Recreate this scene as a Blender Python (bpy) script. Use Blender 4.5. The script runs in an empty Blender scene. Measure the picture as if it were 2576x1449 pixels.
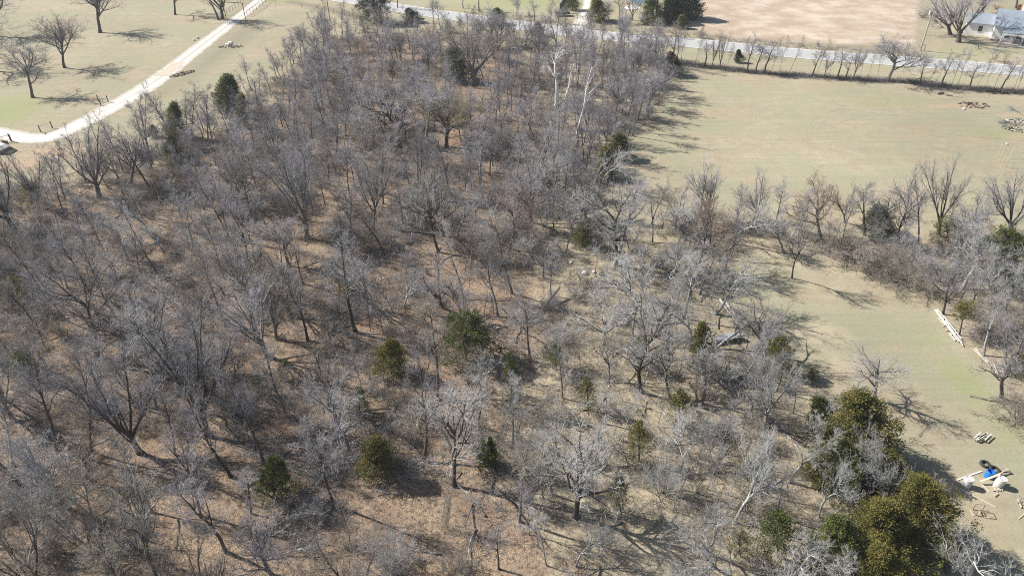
import bpy, math, random
import numpy as np
from mathutils import Vector, Matrix, Quaternion

SC = bpy.context.scene
COL = SC.collection
rng = np.random.default_rng(7)
random.seed(7)

# ---------------------------------------------------------------- camera, world, sun
CAM_H, PITCH = 41.0, math.radians(35.0)
cd = bpy.data.cameras.new('camera')
cam = bpy.data.objects.new('camera', cd); COL.objects.link(cam)
cd.sensor_width = 36.0; cd.lens = 36.0 * 1717 / 2576
cam.location = (0, 0, CAM_H); cam.rotation_euler = (math.radians(90) - PITCH, 0, 0)
cd.clip_start = 0.5; cd.clip_end = 6000
SC.camera = cam

SUN_AZ = math.radians(161)      # direction towards the sun, from +X, anticlockwise
SUN_EL = math.radians(40)
W = bpy.data.worlds.new('World'); SC.world = W; W.use_nodes = True
nt = W.node_tree; nt.nodes.clear()
sky = nt.nodes.new('ShaderNodeTexSky'); sky.sky_type = 'NISHITA'; sky.sun_disc = False
sky.sun_elevation = SUN_EL; sky.sun_rotation = math.radians(90) - SUN_AZ
bg = nt.nodes.new('ShaderNodeBackground'); bg.inputs['Strength'].default_value = 0.062
wo = nt.nodes.new('ShaderNodeOutputWorld')
nt.links.new(sky.outputs[0], bg.inputs['Color']); nt.links.new(bg.outputs[0], wo.inputs['Surface'])
sd = bpy.data.lights.new('sun', 'SUN'); sd.energy = 5.0; sd.angle = math.radians(0.53); sd.color = (1.0, 0.95, 0.88)
sun = bpy.data.objects.new('sun', sd); COL.objects.link(sun)
S = Vector((math.cos(SUN_AZ) * math.cos(SUN_EL), math.sin(SUN_AZ) * math.cos(SUN_EL), math.sin(SUN_EL)))
sun.rotation_euler = S.to_track_quat('Z', 'Y').to_euler()
SC.view_settings.view_transform = 'Standard'; SC.view_settings.look = 'None'
SC.view_settings.gamma = 1.0; SC.view_settings.exposure = 0.76
SC.view_settings.use_curve_mapping = False
SC.cycles.use_denoising = False; SC.cycles.filter_width = 1.05
SC.cycles.max_bounces = 6; SC.cycles.diffuse_bounces = 3

# ---------------------------------------------------------------- picture point -> ground point
def ray(x, y):
    c, s = math.cos(PITCH), math.sin(PITCH)
    u, v = (x - 1288) / 1717, (724.5 - y) / 1717
    return (u, c + s * v, -s + c * v)
def G(x, y, z=0.0):
    d = ray(x, y); t = (z - CAM_H) / d[2]
    return Vector((d[0] * t, d[1] * t, z))
def TOP(b, x, y):               # the point above/beside base b, at the same distance, seen at x, y
    d = ray(x, y); t = b[1] / d[1]
    return Vector((d[0] * t, b[1], CAM_H + d[2] * t))
def PX(p):                      # world -> picture point
    c, s = math.cos(PITCH), math.sin(PITCH)
    z = p[2] - CAM_H
    dep = p[1] * c - z * s
    return (1288 + 1717 * p[0] / dep, 724.5 - 1717 * (p[1] * s + z * c) / dep)
def SCALE(y):                   # picture units per metre on the ground at row y
    return (y + 478) * 0.819 / CAM_H

# ---------------------------------------------------------------- object helpers
def link(name, data, parent=None):
    o = bpy.data.objects.new(name, data); COL.objects.link(o)
    if parent is not None: o.parent = parent
    return o
def tag(o, label=None, cat=None, group=None, kind=None):
    if label: o['label'] = label
    if cat: o['category'] = cat
    if group: o['group'] = group
    if kind: o['kind'] = kind
    return o
def thing(name, label, cat, loc=(0, 0, 0), rz=0.0, group=None):
    o = link(name, None); o.location = loc; o.rotation_euler = (0, 0, rz); o.empty_display_size = 0.3
    return tag(o, label, cat, group)
def np_mesh(name, verts, faces_flat, loop_tot, mats, mat_idx=None, smooth=False):
    me = bpy.data.meshes.new(name)
    verts = np.asarray(verts, dtype=np.float32); n = len(verts)
    me.vertices.add(n); me.vertices.foreach_set('co', verts.ravel())
    faces_flat = np.asarray(faces_flat, dtype=np.int32); loop_tot = np.asarray(loop_tot, dtype=np.int32)
    me.loops.add(len(faces_flat)); me.loops.foreach_set('vertex_index', faces_flat)
    me.polygons.add(len(loop_tot))
    me.polygons.foreach_set('loop_start', np.concatenate([[0], np.cumsum(loop_tot)[:-1]]).astype(np.int32))
    me.polygons.foreach_set('loop_total', loop_tot)
    for m in mats: me.materials.append(m)
    if mat_idx is not None: me.polygons.foreach_set('material_index', np.asarray(mat_idx, dtype=np.int32))
    if smooth: me.polygons.foreach_set('use_smooth', np.ones(len(loop_tot), dtype=bool))
    me.update(calc_edges=True)
    return me

# ---------------------------------------------------------------- materials
def new_mat(name, rough=0.85, spec=0.2):
    m = bpy.data.materials.new(name); m.use_nodes = True
    b = m.node_tree.nodes['Principled BSDF']
    b.inputs['Roughness'].default_value = rough
    b.inputs['Specular IOR Level'].default_value = spec
    return m, m.node_tree, b
def N(t, kind, **kw):
    n = t.nodes.new(kind)
    for k, v in kw.items(): setattr(n, k, v)
    return n
def noise(t, scale, detail=4, rough=0.6, vec=None, dim='3D'):
    n = N(t, 'ShaderNodeTexNoise'); n.inputs['Scale'].default_value = scale
    n.inputs['Detail'].default_value = detail; n.inputs['Roughness'].default_value = rough
    if vec is not None: t.links.new(vec, n.inputs['Vector'])
    return n.outputs['Fac']
def ramp(t, fac, stops):
    r = N(t, 'ShaderNodeValToRGB'); t.links.new(fac, r.inputs[0])
    e = r.color_ramp.elements
    while len(e) < len(stops): e.new(0.5)
    for el, (p, c) in zip(e, stops):
        el.position = p; el.color = (*c, 1) if len(c) == 3 else c
    return r.outputs[0]
def mix(t, fac, a, b, mode='MIX'):
    n = N(t, 'ShaderNodeMix', data_type='RGBA', blend_type=mode)
    for sock, v in ((n.inputs[0], fac), (n.inputs[6], a), (n.inputs[7], b)):
        if isinstance(v, (int, float)): sock.default_value = v
        elif isinstance(v, tuple): sock.default_value = (*v, 1)
        else: t.links.new(v, sock)
    return n.outputs[2]
def math_(t, op, a, b=None, c=None, clamp=False):
    n = N(t, 'ShaderNodeMath', operation=op); n.use_clamp = clamp
    for i, v in enumerate((a, b, c)):
        if v is None: continue
        if isinstance(v, (int, float)): n.inputs[i].default_value = v
        else: t.links.new(v, n.inputs[i])
    return n.outputs[0]
def bump(t, b, h, strength, dist):
    n = N(t, 'ShaderNodeBump'); n.inputs['Strength'].default_value = strength; n.inputs['Distance'].default_value = dist
    t.links.new(h, n.inputs['Height']); t.links.new(n.outputs[0], b.inputs['Normal'])

def wood_mat(name, dark, light, patch=None, vary=0.3, scale=3.0):
    """bark or twig colour: two tones by noise, with a little difference from tree to tree"""
    m, t, b = new_mat(name, 0.9, 0.15)
    tc = N(t, 'ShaderNodeTexCoord').outputs['Object']
    c = mix(t, noise(t, scale, 3, vec=tc), dark, light)
    if patch:
        f = ramp(t, noise(t, 1.7, 3, vec=tc), [(0.48, (0, 0, 0)), (0.6, (1, 1, 1))])
        c = mix(t, f, c, patch)
    oi = N(t, 'ShaderNodeObjectInfo').outputs['Random']
    v = math_(t, 'MULTIPLY_ADD', oi, 2 * vary, 1 - vary)
    hsv = N(t, 'ShaderNodeHueSaturation'); t.links.new(c, hsv.inputs['Color']); t.links.new(v, hsv.inputs['Value'])
    t.links.new(hsv.outputs[0], b.inputs['Base Color'])
    return m
M = {}
M['bark_dark'] = wood_mat('dark_bark', (0.055, 0.048, 0.042), (0.13, 0.115, 0.10))
M['bark_grey'] = wood_mat('grey_bark', (0.10, 0.09, 0.085), (0.24, 0.225, 0.21))
M['bark_lichen'] = wood_mat('lichen_bark', (0.13, 0.125, 0.12), (0.30, 0.30, 0.30), (0.40, 0.43, 0.41))
M['bark_white'] = wood_mat('white_bark', (0.48, 0.46, 0.43), (0.70, 0.68, 0.65))
M['twig_grey'] = wood_mat('grey_twigs', (0.175, 0.165, 0.172), (0.47, 0.455, 0.48))
M['twig_brown'] = wood_mat('brown_twigs', (0.16, 0.14, 0.12), (0.40, 0.355, 0.30))
M['twig_red'] = wood_mat('reddish_twigs', (0.24, 0.16, 0.13), (0.38, 0.28, 0.24))
M['twig_pale'] = wood_mat('pale_twigs', (0.24, 0.235, 0.23), (0.52, 0.515, 0.50))
M['twig_olive'] = wood_mat('olive_twigs', (0.26, 0.21, 0.13), (0.38, 0.32, 0.20))
M['vine'] = wood_mat('vine_tangle', (0.20, 0.18, 0.14), (0.36, 0.33, 0.27))

def leaf_mat(name, a, b_, tip):
    m, t, b = new_mat(name, 0.75, 0.2)
    at = N(t, 'ShaderNodeAttribute', attribute_name='clump').outputs['Fac']
    c = mix(t, at, a, b_)
    hi = ramp(t, at, [(0.62, (0, 0, 0)), (0.95, (1, 1, 1))])
    c = mix(t, hi, c, tip)
    tc = N(t, 'ShaderNodeTexCoord').outputs['Object']
    c = mix(t, math_(t, 'MULTIPLY', noise(t, 9, 2, vec=tc), 0.5), c, (0.03, 0.04, 0.015))
    t.links.new(c, b.inputs['Base Color'])
    tr = N(t, 'ShaderNodeBsdfTranslucent'); t.links.new(c, tr.inputs['Color'])
    ms = N(t, 'ShaderNodeMixShader'); ms.inputs[0].default_value = 0.3
    out = t.nodes['Material Output']
    t.links.new(b.outputs[0], ms.inputs[1]); t.links.new(tr.outputs[0], ms.inputs[2]); t.links.new(ms.outputs[0], out.inputs['Surface'])
    return m
M['cedar_green'] = leaf_mat('cedar_green', (0.07, 0.10, 0.03), (0.16, 0.19, 0.055), (0.28, 0.27, 0.09))
M['cedar_bronze'] = leaf_mat('cedar_bronze', (0.11, 0.13, 0.035), (0.25, 0.235, 0.07), (0.37, 0.285, 0.10))
M['cedar_dark'] = leaf_mat('cedar_dark', (0.025, 0.04, 0.02), (0.05, 0.075, 0.03), (0.085, 0.11, 0.05))

def plain(name, col, rough=0.6, var=0.25, spec=0.3, sc=6.0, bmp=0.0, metal=0.0):
    m, t, b = new_mat(name, rough, spec)
    b.inputs['Metallic'].default_value = metal
    tc = N(t, 'ShaderNodeTexCoord').outputs['Object']
    f = noise(t, sc, 5, vec=tc)
    c = mix(t, f, tuple(x * (1 - var) for x in col), tuple(min(0.9, x * (1 + var)) for x in col))
    t.links.new(c, b.inputs['Base Color'])
    if bmp: bump(t, b, f, bmp, 0.02)
    return m
M['white_plastic'] = plain('white_plastic', (0.60, 0.58, 0.55), 0.5, 0.08)
M['blue_plastic'] = plain('blue_plastic', (0.01, 0.17, 0.62), 0.4, 0.15, 0.5)
M['rubber'] = plain('black_rubber', (0.045, 0.045, 0.045), 0.8, 0.3)
M['lumber'] = plain('pale_lumber', (0.50, 0.43, 0.35), 0.8, 0.15)
M['white_pipe'] = plain('white_pipe', (0.58, 0.56, 0.52), 0.5, 0.08)
M['old_wood'] = plain('weathered_wood', (0.23, 0.195, 0.165), 0.9, 0.3)
M['red_wood'] = plain('reddish_split_wood', (0.33, 0.21, 0.16), 0.9, 0.4, sc=3)
M['post'] = plain('dark_post_wood', (0.10, 0.085, 0.07), 0.9, 0.3)
M['rust'] = plain('rusty_pipe', (0.13, 0.085, 0.06), 0.7, 0.3)
M['galv'] = plain('galvanised_pipe', (0.50, 0.50, 0.50), 0.5, 0.15)
M['pole'] = plain('grey_pole', (0.42, 0.38, 0.34), 0.8, 0.2)
M['sheet_metal'] = plain('pale_sheet_metal', (0.55, 0.57, 0.60), 0.45, 0.2, sc=2)
M['siding'] = plain('white_siding', (0.80, 0.80, 0.80), 0.6, 0.05)
M['shingle'] = plain('grey_blue_shingle', (0.24, 0.28, 0.33), 0.85, 0.28, sc=1.2)
M['brick'] = plain('red_brick', (0.26, 0.09, 0.06), 0.9, 0.3)
M['glass'] = plain('dark_window', (0.03, 0.035, 0.045), 0.15, 0.2, 0.6)
M['car_paint'] = plain('white_car_paint', (0.66, 0.71, 0.76), 0.25, 0.04, 0.6)
M['black_enamel'] = plain('black_enamel', (0.015, 0.02, 0.035), 0.25, 0.2, 0.6)
M['concrete'] = plain('grey_concrete', (0.40, 0.38, 0.36), 0.9, 0.2)
M['stone'] = plain('white_stone', (0.70, 0.67, 0.62), 0.9, 0.15)
M['weed'] = plain('green_weed', (0.16, 0.23, 0.06), 0.8, 0.4)
M['yellow_stake'] = plain('pale_yellow_stake', (0.72, 0.66, 0.36), 0.7, 0.1)
M['dark_board'] = plain('dark_board', (0.075, 0.06, 0.055), 0.9, 0.3)

# ---------------------------------------------------------------- simple mesh builder
class MB:
    def __init__(s): s.v = []; s.f = []
    def add(s, vs, fs):
        k = len(s.v); s.v += [tuple(p) for p in vs]; s.f += [tuple(i + k for i in f) for f in fs]; return s
    def box(s, c, d, rz=0.0, rot=None):
        R = rot if rot is not None else Matrix.Rotation(rz, 3, 'Z')
        vs = [Vector(c) + R @ Vector((x * d[0] / 2, y * d[1] / 2, z * d[2] / 2)) for z in (-1, 1) for x, y in ((-1, -1), (1, -1), (1, 1), (-1, 1))]
        return s.add(vs, [(3, 2, 1, 0), (4, 5, 6, 7), (0, 1, 5, 4), (1, 2, 6, 5), (2, 3, 7, 6), (3, 0, 4, 7)])
    def beam(s, a, b, w, h):
        a, b = Vector(a), Vector(b); d = b - a
        return s.box((a + b) / 2, (d.length, w, h), rot=d.to_track_quat('X', 'Z').to_matrix())
    def tube(s, pts, rad, n=8, cap=True):
        pts = [Vector(p) for p in pts]; rad = rad if isinstance(rad, (list, tuple)) else [rad] * len(pts)
        k = len(s.v); m = len(pts)
        for i, p in enumerate(pts):
            t = (pts[min(i + 1, m - 1)] - pts[max(i - 1, 0)]).normalized()
            q = t.to_track_quat('Z', 'Y')
            for j in range(n):
                a = 2 * math.pi * j / n
                s.v.append(tuple(p + q @ Vector((math.cos(a) * rad[i], math.sin(a) * rad[i], 0))))
        for i in range(m - 1):
            for j in range(n):
                a, b = k + i * n + j, k + i * n + (j + 1) % n
                s.f.append((a, b, b + n, a + n))
        if cap: s.f.append(tuple(k + j for j in reversed(range(n)))); s.f.append(tuple(k + (m - 1) * n + j for j in range(n)))
        return s
    def lathe(s, prof, n=20, rot=None, loc=(0, 0, 0)):
        R = rot or Matrix.Identity(3); k = len(s.v)
        for r, z in prof:
            for j in range(n):
                a = 2 * math.pi * j / n
                s.v.append(tuple(Vector(loc) + R @ Vector((r * math.cos(a), r * math.sin(a), z))))
        for i in range(len(prof) - 1):
            for j in range(n):
                a, b = k + i * n + j, k + i * n + (j + 1) % n
                s.f.append((a, b, b + n, a + n))
        return s
    def mesh(s, name, mat, smooth=False):
        me = bpy.data.meshes.new(name); me.from_pydata(s.v, [], s.f); me.materials.append(mat)
        if smooth:
            for p in me.polygons: p.use_smooth = True
        me.update(); return me
    def build(s, name, mat, parent=None, smooth=False):
        return link(name, s.mesh(name, mat, smooth), parent)

# ---------------------------------------------------------------- the ground, painted by what grows or lies there
def dist_poly(PT, poly):
    """signed distance (m) to a closed outline, negative inside"""
    P = np.asarray(poly)[:, :2]; d = np.full(len(PT), 1e9); inside = np.zeros(len(PT), bool)
    n = len(P)
    for i in range(n):
        a, b = P[i], P[(i + 1) % n]; ab = b - a
        t = np.clip(((PT - a) @ ab) / (ab @ ab + 1e-9), 0, 1)
        d = np.minimum(d, np.hypot(*(PT - a - t[:, None] * ab).T))
        c = ((a[1] > PT[:, 1]) != (b[1] > PT[:, 1]))
        xi = a[0] + (PT[:, 1] - a[1]) / (b[1] - a[1] + 1e-12) * (b[0] - a[0])
        inside ^= c & (PT[:, 0] < xi)
    return np.where(inside, -d, d)
def dist_line(PT, pts):
    P = np.asarray(pts)[:, :2]; d = np.full(len(PT), 1e9)
    for i in range(len(P) - 1):
        a, b = P[i], P[i + 1]; ab = b - a
        t = np.clip(((PT - a) @ ab) / (ab @ ab + 1e-9), 0, 1)
        d = np.minimum(d, np.hypot(*(PT - a - t[:, None] * ab).T))
    return d
def gp(pts): return [tuple(G(x, y))[:2] for x, y in pts]
def sm(d, w): return np.clip(0.5 - d / (2 * w), 0, 1)

WOOD = gp([(-900, 520), (-300, 490), (0, 470), (130, 450), (250, 415), (340, 395), (430, 350), (520, 290), (600, 240), (700, 190), (760, 130), (830, 92), (920, 72), (1100, 76),
           (1300, 100), (1500, 122), (1680, 150), (1715, 175), (1690, 215), (1650, 290), (1590, 350), (1550, 420), (1520, 500), (1530, 560), (1600, 600),
           (1850, 640), (1845, 700), (1800, 780), (1870, 860), (1990, 930), (2070, 1010), (2200, 1120), (2320, 1210), (2370, 1310), (2420, 1460), (2480, 1900), (-400, 1900), (-900, 1200)])
STRIP = gp([(1560, 560), (1800, 560), (2000, 580), (2200, 600), (2400, 580), (2640, 600), (2700, 1300), (2580, 1050), (2500, 940), (2420, 850), (2360, 760), (2330, 720), (2200, 700), (2050, 640), (1850, 640), (1600, 610)])
BARE = gp([(1735, 70), (1800, 92), (2000, 108), (2250, 118), (2300, 112), (2310, 20), (2330, -60), (1700, -60), (1745, 20)])
LITTER = gp([(-600, 480), (200, 470), (420, 400), (700, 260), (760, 150), (1000, 110), (1300, 140), (1400, 200), (1330, 330), (1300, 430), (1330, 560), (1330, 700), (1400, 800), (1350, 900), (1250, 1050),
             (1300, 1250), (1420, 1440), (1500, 1800), (-600, 1800)])
xs = np.concatenate([np.linspace(-3000, -160, 26)[:-1], np.arange(-160, 160, 0.75), np.linspace(160, 3000, 26)])
ys = np.concatenate([np.linspace(-1500, 12, 14)[:-1], np.arange(12, 215, 0.75), np.linspace(215, 5000, 30)])
GX, GY = np.meshgrid(xs, ys); PT = np.stack([GX.ravel(), GY.ravel()], 1)
nx, ny = len(xs), len(ys)
wood = np.maximum(sm(dist_poly(PT, WOOD), 2.0), 0.9 * sm(dist_poly(PT, STRIP), 1.5))
litter = sm(dist_poly(PT, LITTER), 6.0) * wood
bare = sm(dist_poly(PT, BARE), 1.2)
green = np.zeros(len(PT)); dirt = np.zeros(len(PT)); pale = np.zeros(len(PT)); dark = np.zeros(len(PT))
def blob(arr, px, py, rx, ry, a):
    if arr is green: rx, ry, a = rx * 1.25, ry * 1.25, a * 0.8        # a patch of a colour in the grass, centre and size by picture rows
    c = G(px, py); s = SCALE(py); r1 = rx / s
    k = 1717 * 0.0 + 1
    y0, y1 = G(px, py - ry)[1], G(px, py + ry)[1]; r2 = abs(y0 - y1) / 2
    q = ((PT[:, 0] - c[0]) / r1) ** 2 + ((PT[:, 1] - c[1]) / r2) ** 2
    arr[:] = np.maximum(arr, a * np.exp(-q * 1.4))
for b in ((10, 285, 110, 55, 1.0), (15, 250, 30, 10, 0.8), (90, 300, 90, 25, 0.5), (2330, 850, 70, 50, 0.6), (2430, 960, 60, 80, 0.95), (2250, 790, 40, 25, 0.25), (1960, 690, 90, 40, 0.45),
          (2250, 255, 160, 22, 0.65), (2500, 335, 110, 22, 0.7), (2130, 215, 120, 12, 0.4), (1300, 8, 260, 22, 0.9), (700, 3, 120, 5, 0.8), (860, 24, 60, 6, 0.6),
          (1250, 60, 100, 12, 0.3), (2250, 160, 260, 12, 0.35), (2420, 195, 200, 9, 0.45), (1480, 20, 60, 14, 0.8), (2530, 1090, 70, 60, 0.6), (2440, 130, 150, 18, 0.6),
          (1940, 150, 120, 10, 0.35), (1000, 690, 60, 30, 0.2), (2470, 1300, 50, 15, 0.35), (150, 300, 60, 20, 0.4), (620, 160, 160, 30, 0.25), (2050, 330, 250, 60, 0.3), (2300, 400, 300, 60, 0.25)):
    blob(green, *b)
for b in ((120, 385, 110, 28, 0.9), (30, 415, 120, 25, 0.9), (428, 188, 30, 10, 0.8), (2400, 268, 110, 9, 0.75), (2540, 290, 70, 10, 0.7), (2560, 345, 60, 14, 0.5), (800, 40, 90, 12, 0.55),
          (640, -2, 90, 4, 0.6), (720, 60, 80, 10, 0.3), (1820, 340, 120, 20, 0.25), (2320, 740, 60, 14, 0.5), (900, 370, 60, 60, 0.35), (2190, 1080, 60, 30, 0.3), (400, 25, 120, 8, 0.3)):
    blob(dirt, *b)
for b in ((2060, 840, 120, 60, 0.7), (1640, 1390, 110, 80, 0.9), (1680, 1270, 70, 70, 0.6), (2440, 1243, 30, 12, 1.0), (2405, 1210, 22, 6, 0.6), (2470, 1215, 110, 60, 0.62), (2200, 88, 130, 10, 0.85), (2010, 104, 90, 5, 0.8), (2100, 60, 120, 10, 0.5), (2280, 1000, 70, 60, 0.5), (1540, 600, 60, 50, 0.4),
          (1540, 500, 60, 60, 0.4), (1560, 880, 90, 60, 0.4), (940, 470, 40, 90, 0.35), (2120, 920, 120, 70, 0.6), (1900, 800, 80, 40, 0.3)):
    blob(pale, *b)
DL = gp([(-260, 322), (-100, 325), (0, 335), (60, 347), (115, 348), (165, 331), (205, 311), (270, 277), (365, 222), (435, 172), (500, 121), (584, 57), (618, 32), (650, 4)])
dirt = np.maximum(dirt, 0.42 * sm(dist_line(PT, DL) - 2.6, 1.6))
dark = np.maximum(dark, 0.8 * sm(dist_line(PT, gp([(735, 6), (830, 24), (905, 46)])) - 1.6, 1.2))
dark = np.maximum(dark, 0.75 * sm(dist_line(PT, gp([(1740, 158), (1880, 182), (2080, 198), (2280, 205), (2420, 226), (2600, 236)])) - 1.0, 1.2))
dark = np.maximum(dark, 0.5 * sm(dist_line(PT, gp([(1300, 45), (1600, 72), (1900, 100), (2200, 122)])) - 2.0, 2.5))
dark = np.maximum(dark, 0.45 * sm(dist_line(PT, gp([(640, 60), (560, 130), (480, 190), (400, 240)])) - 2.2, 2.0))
idx = np.arange(nx * ny).reshape(ny, nx)
quads = np.stack([idx[:-1, :-1], idx[:-1, 1:], idx[1:, 1:], idx[1:, :-1]], -1).reshape(-1, 4)
gm, t, b = new_mat('ground_cover', 0.95, 0.05)
pos = N(t, 'ShaderNodeNewGeometry').outputs['Position']
A1 = N(t, 'ShaderNodeAttribute', attribute_name='cover_a'); A2 = N(t, 'ShaderNodeAttribute', attribute_name='cover_b')
s1 = N(t, 'ShaderNodeSeparateColor'); t.links.new(A1.outputs['Color'], s1.inputs[0])
s2 = N(t, 'ShaderNodeSeparateColor'); t.links.new(A2.outputs['Color'], s2.inputs[0])
nb = noise(t, 0.09, 5, 0.6, pos); nm = noise(t, 0.55, 6, 0.68, pos); nf = noise(t, 3.2, 5, 0.7, pos); nff = noise(t, 13.0, 3, 0.7, pos)
def edge(mask, n, k=0.9, lo=0.38, hi=0.62):
    v = math_(t, 'ADD', mask, math_(t, 'MULTIPLY', math_(t, 'SUBTRACT', n, 0.5), k))
    return ramp(t, v, [(lo, (0, 0, 0)), (hi, (1, 1, 1))])
straw = mix(t, ramp(t, nm, [(0.3, (0, 0, 0)), (0.7, (1, 1, 1))]), (0.285, 0.25, 0.175), (0.42, 0.365, 0.27))
straw = mix(t, ramp(t, nb, [(0.42, (0, 0, 0)), (0.62, (1, 1, 1))]), straw, (0.31, 0.305, 0.21))
straw = mix(t, ramp(t, noise(t, 0.17, 6, 0.72, pos), [(0.5, (0, 0, 0)), (0.66, (0.75, 0.75, 0.75))]), straw, (0.37, 0.295, 0.20))
mow = N(t, 'ShaderNodeMapping'); mow.inputs['Scale'].default_value = (0.06, 1.1, 1); mow.inputs['Rotation'].default_value = (0, 0, 0.08); t.links.new(pos, mow.inputs['Vector'])
straw = mix(t, math_(t, 'MULTIPLY', ramp(t, noise(t, 1.0, 5, 0.65, mow.outputs[0]), [(0.42, (0, 0, 0)), (0.66, (1, 1, 1))]), 0.4), straw, (0.25, 0.235, 0.155))
straw = mix(t, ramp(t, nf, [(0.28, (0.8, 0.8, 0.8)), (0.5, (0, 0, 0))]), straw, (0.24, 0.215, 0.155))
grn = mix(t, nf, (0.20, 0.235, 0.10), (0.33, 0.35, 0.18))
c = mix(t, edge(s1.outputs[2], nm, 0.9, 0.25, 0.95), straw, grn)
drt = mix(t, nm, (0.34, 0.245, 0.165), (0.46, 0.36, 0.26))
c = mix(t, edge(s2.outputs[0], nm, 0.9, 0.3, 0.8), c, drt)
bar = mix(t, ramp(t, noise(t, 0.16, 6, 0.65, pos), [(0.42, (0, 0, 0)), (0.62, (1, 1, 1))]), (0.40, 0.315, 0.235), (0.56, 0.485, 0.395))
wv = N(t, 'ShaderNodeMapping'); wv.inputs['Scale'].default_value = (0.3, 1.0, 1); t.links.new(pos, wv.inputs['Vector'])
bar = mix(t, math_(t, 'MULTIPLY', noise(t, 0.8, 4, 0.6, wv.outputs[0]), 0.5), bar, (0.33, 0.255, 0.195))
c = mix(t, edge(s2.outputs[2], nm, 1.1, 0.3, 0.7), c, bar)
# woodland floor: dry leaves and thin straw grass
lit = mix(t, ramp(t, nff, [(0.38, (0, 0, 0)), (0.62, (1, 1, 1))]), (0.105, 0.08, 0.055), (0.58, 0.44, 0.31))
lit = mix(t, ramp(t, noise(t, 0.3, 5, 0.7, pos), [(0.42, (0, 0, 0)), (0.62, (0.8, 0.8, 0.8))]), lit, (0.285, 0.215, 0.155))
lit = mix(t, ramp(t, nf, [(0.36, (1, 1, 1)), (0.52, (0, 0, 0))]), lit, (0.10, 0.082, 0.068))
flo = mix(t, ramp(t, nm, [(0.4, (0, 0, 0)), (0.6, (1, 1, 1))]), (0.44, 0.385, 0.265), (0.32, 0.27, 0.20))
flo = mix(t, ramp(t, nf, [(0.38, (1, 1, 1)), (0.56, (0, 0, 0))]), flo, (0.20, 0.165, 0.12))
flo = mix(t, ramp(t, nff, [(0.45, (0, 0, 0)), (0.72, (1, 1, 1))]), flo, (0.42, 0.36, 0.26))
lit = mix(t, ramp(t, noise(t, 0.22, 6, 0.7, pos), [(0.5, (0, 0, 0)), (0.68, (0.7, 0.7, 0.7))]), lit, (0.25, 0.155, 0.105))
fl = mix(t, edge(s1.outputs[1], nm, 1.2), flo, lit)
c = mix(t, edge(s1.outputs[0], nm, 0.8), c, fl)
pl = mix(t, nff, (0.34, 0.29, 0.20), (0.52, 0.46, 0.34))
c = mix(t, edge(s2.outputs[1], nm, 0.8, 0.3, 0.8), c, pl)
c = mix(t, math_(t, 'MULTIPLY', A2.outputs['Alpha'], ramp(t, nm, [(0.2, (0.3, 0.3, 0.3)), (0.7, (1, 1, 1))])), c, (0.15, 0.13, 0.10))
vv = math_(t, 'ADD', math_(t, 'MULTIPLY_ADD', nff, 0.3, 0.6), math_(t, 'MULTIPLY', noise(t, 0.035, 3, 0.5, pos), 0.5))
hsv = N(t, 'ShaderNodeHueSaturation'); t.links.new(c, hsv.inputs['Color']); t.links.new(vv, hsv.inputs['Value'])
t.links.new(hsv.outputs[0], b.inputs['Base Color'])
bump(t, b, math_(t, 'MULTIPLY', math_(t, 'ADD', math_(t, 'MULTIPLY', nff, 0.5), nf), math_(t, 'MULTIPLY_ADD', s1.outputs[0], 0.75, 0.25)), 0.9, 0.12)
gme = np_mesh('ground', np.stack([PT[:, 0], PT[:, 1], np.zeros(len(PT))], 1), quads.ravel(), np.full(len(quads), 4), [gm])
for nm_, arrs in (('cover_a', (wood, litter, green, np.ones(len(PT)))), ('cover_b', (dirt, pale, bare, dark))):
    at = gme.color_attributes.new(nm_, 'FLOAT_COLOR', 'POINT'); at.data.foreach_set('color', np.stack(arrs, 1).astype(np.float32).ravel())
tag(link('ground', gme), kind='structure')

def resample(pts, step):
    P = [Vector((*p[:2], 0)) for p in pts]; out = [P[0]]
    # Catmull-Rom through the points
    Q = [P[0] * 2 - P[1]] + P + [P[-1] * 2 - P[-2]]
    for i in range(1, len(Q) - 2):
        n = max(1, int((Q[i + 1] - Q[i]).length / step))
        for k in range(1, n + 1):
            u = k / n; a, b_, c_, d = Q[i - 1:i + 3]
            out.append(0.5 * ((2 * b_) + (c_ - a) * u + (2 * a - 5 * b_ + 4 * c_ - d) * u * u + (3 * b_ - a - 3 * c_ + d) * u ** 3))
    return out
def strip(name, pts, half, z, mat, rough=0.0, step=0.6, widths=None, cols=(-1, -0.5, 0, 0.5, 1), kind='structure'):
    c = resample(pts, step); vs = []; fs = []; uv = []
    n = len(cols); L = 0
    for i, p in enumerate(c):
        tdir = (c[min(i + 1, len(c) - 1)] - c[max(i - 1, 0)]).normalized(); nrm = Vector((-tdir.y, tdir.x, 0))
        if i: L += (p - c[i - 1]).length
        h = half if widths is None else float(np.interp(i / (len(c) - 1), np.linspace(0, 1, len(widths)), widths))
        for k in cols:
            j = random.gauss(0, rough) if abs(k) == 1 else 0
            q = p + nrm * (h * k + j); vs.append((q.x, q.y, z)); uv.append((k, L))
    for i in range(len(c) - 1):
        for k in range(n - 1):
            a = i * n + k; fs.append((a, a + n, a + n + 1, a + 1) if False else (a, a + 1, a + n + 1, a + n))
    me = bpy.data.meshes.new(name); me.from_pydata(vs, [], [tuple(reversed(f)) for f in fs]); me.materials.append(mat)
    u = me.uv_layers.new(name='UVMap'); vi = np.zeros(len(me.loops), int); me.loops.foreach_get('vertex_index', vi)
    u.data.foreach_set('uv', np.asarray(uv)[vi].astype(np.float32).ravel()); me.update()
    return tag(link(name, me), kind=kind)

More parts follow.
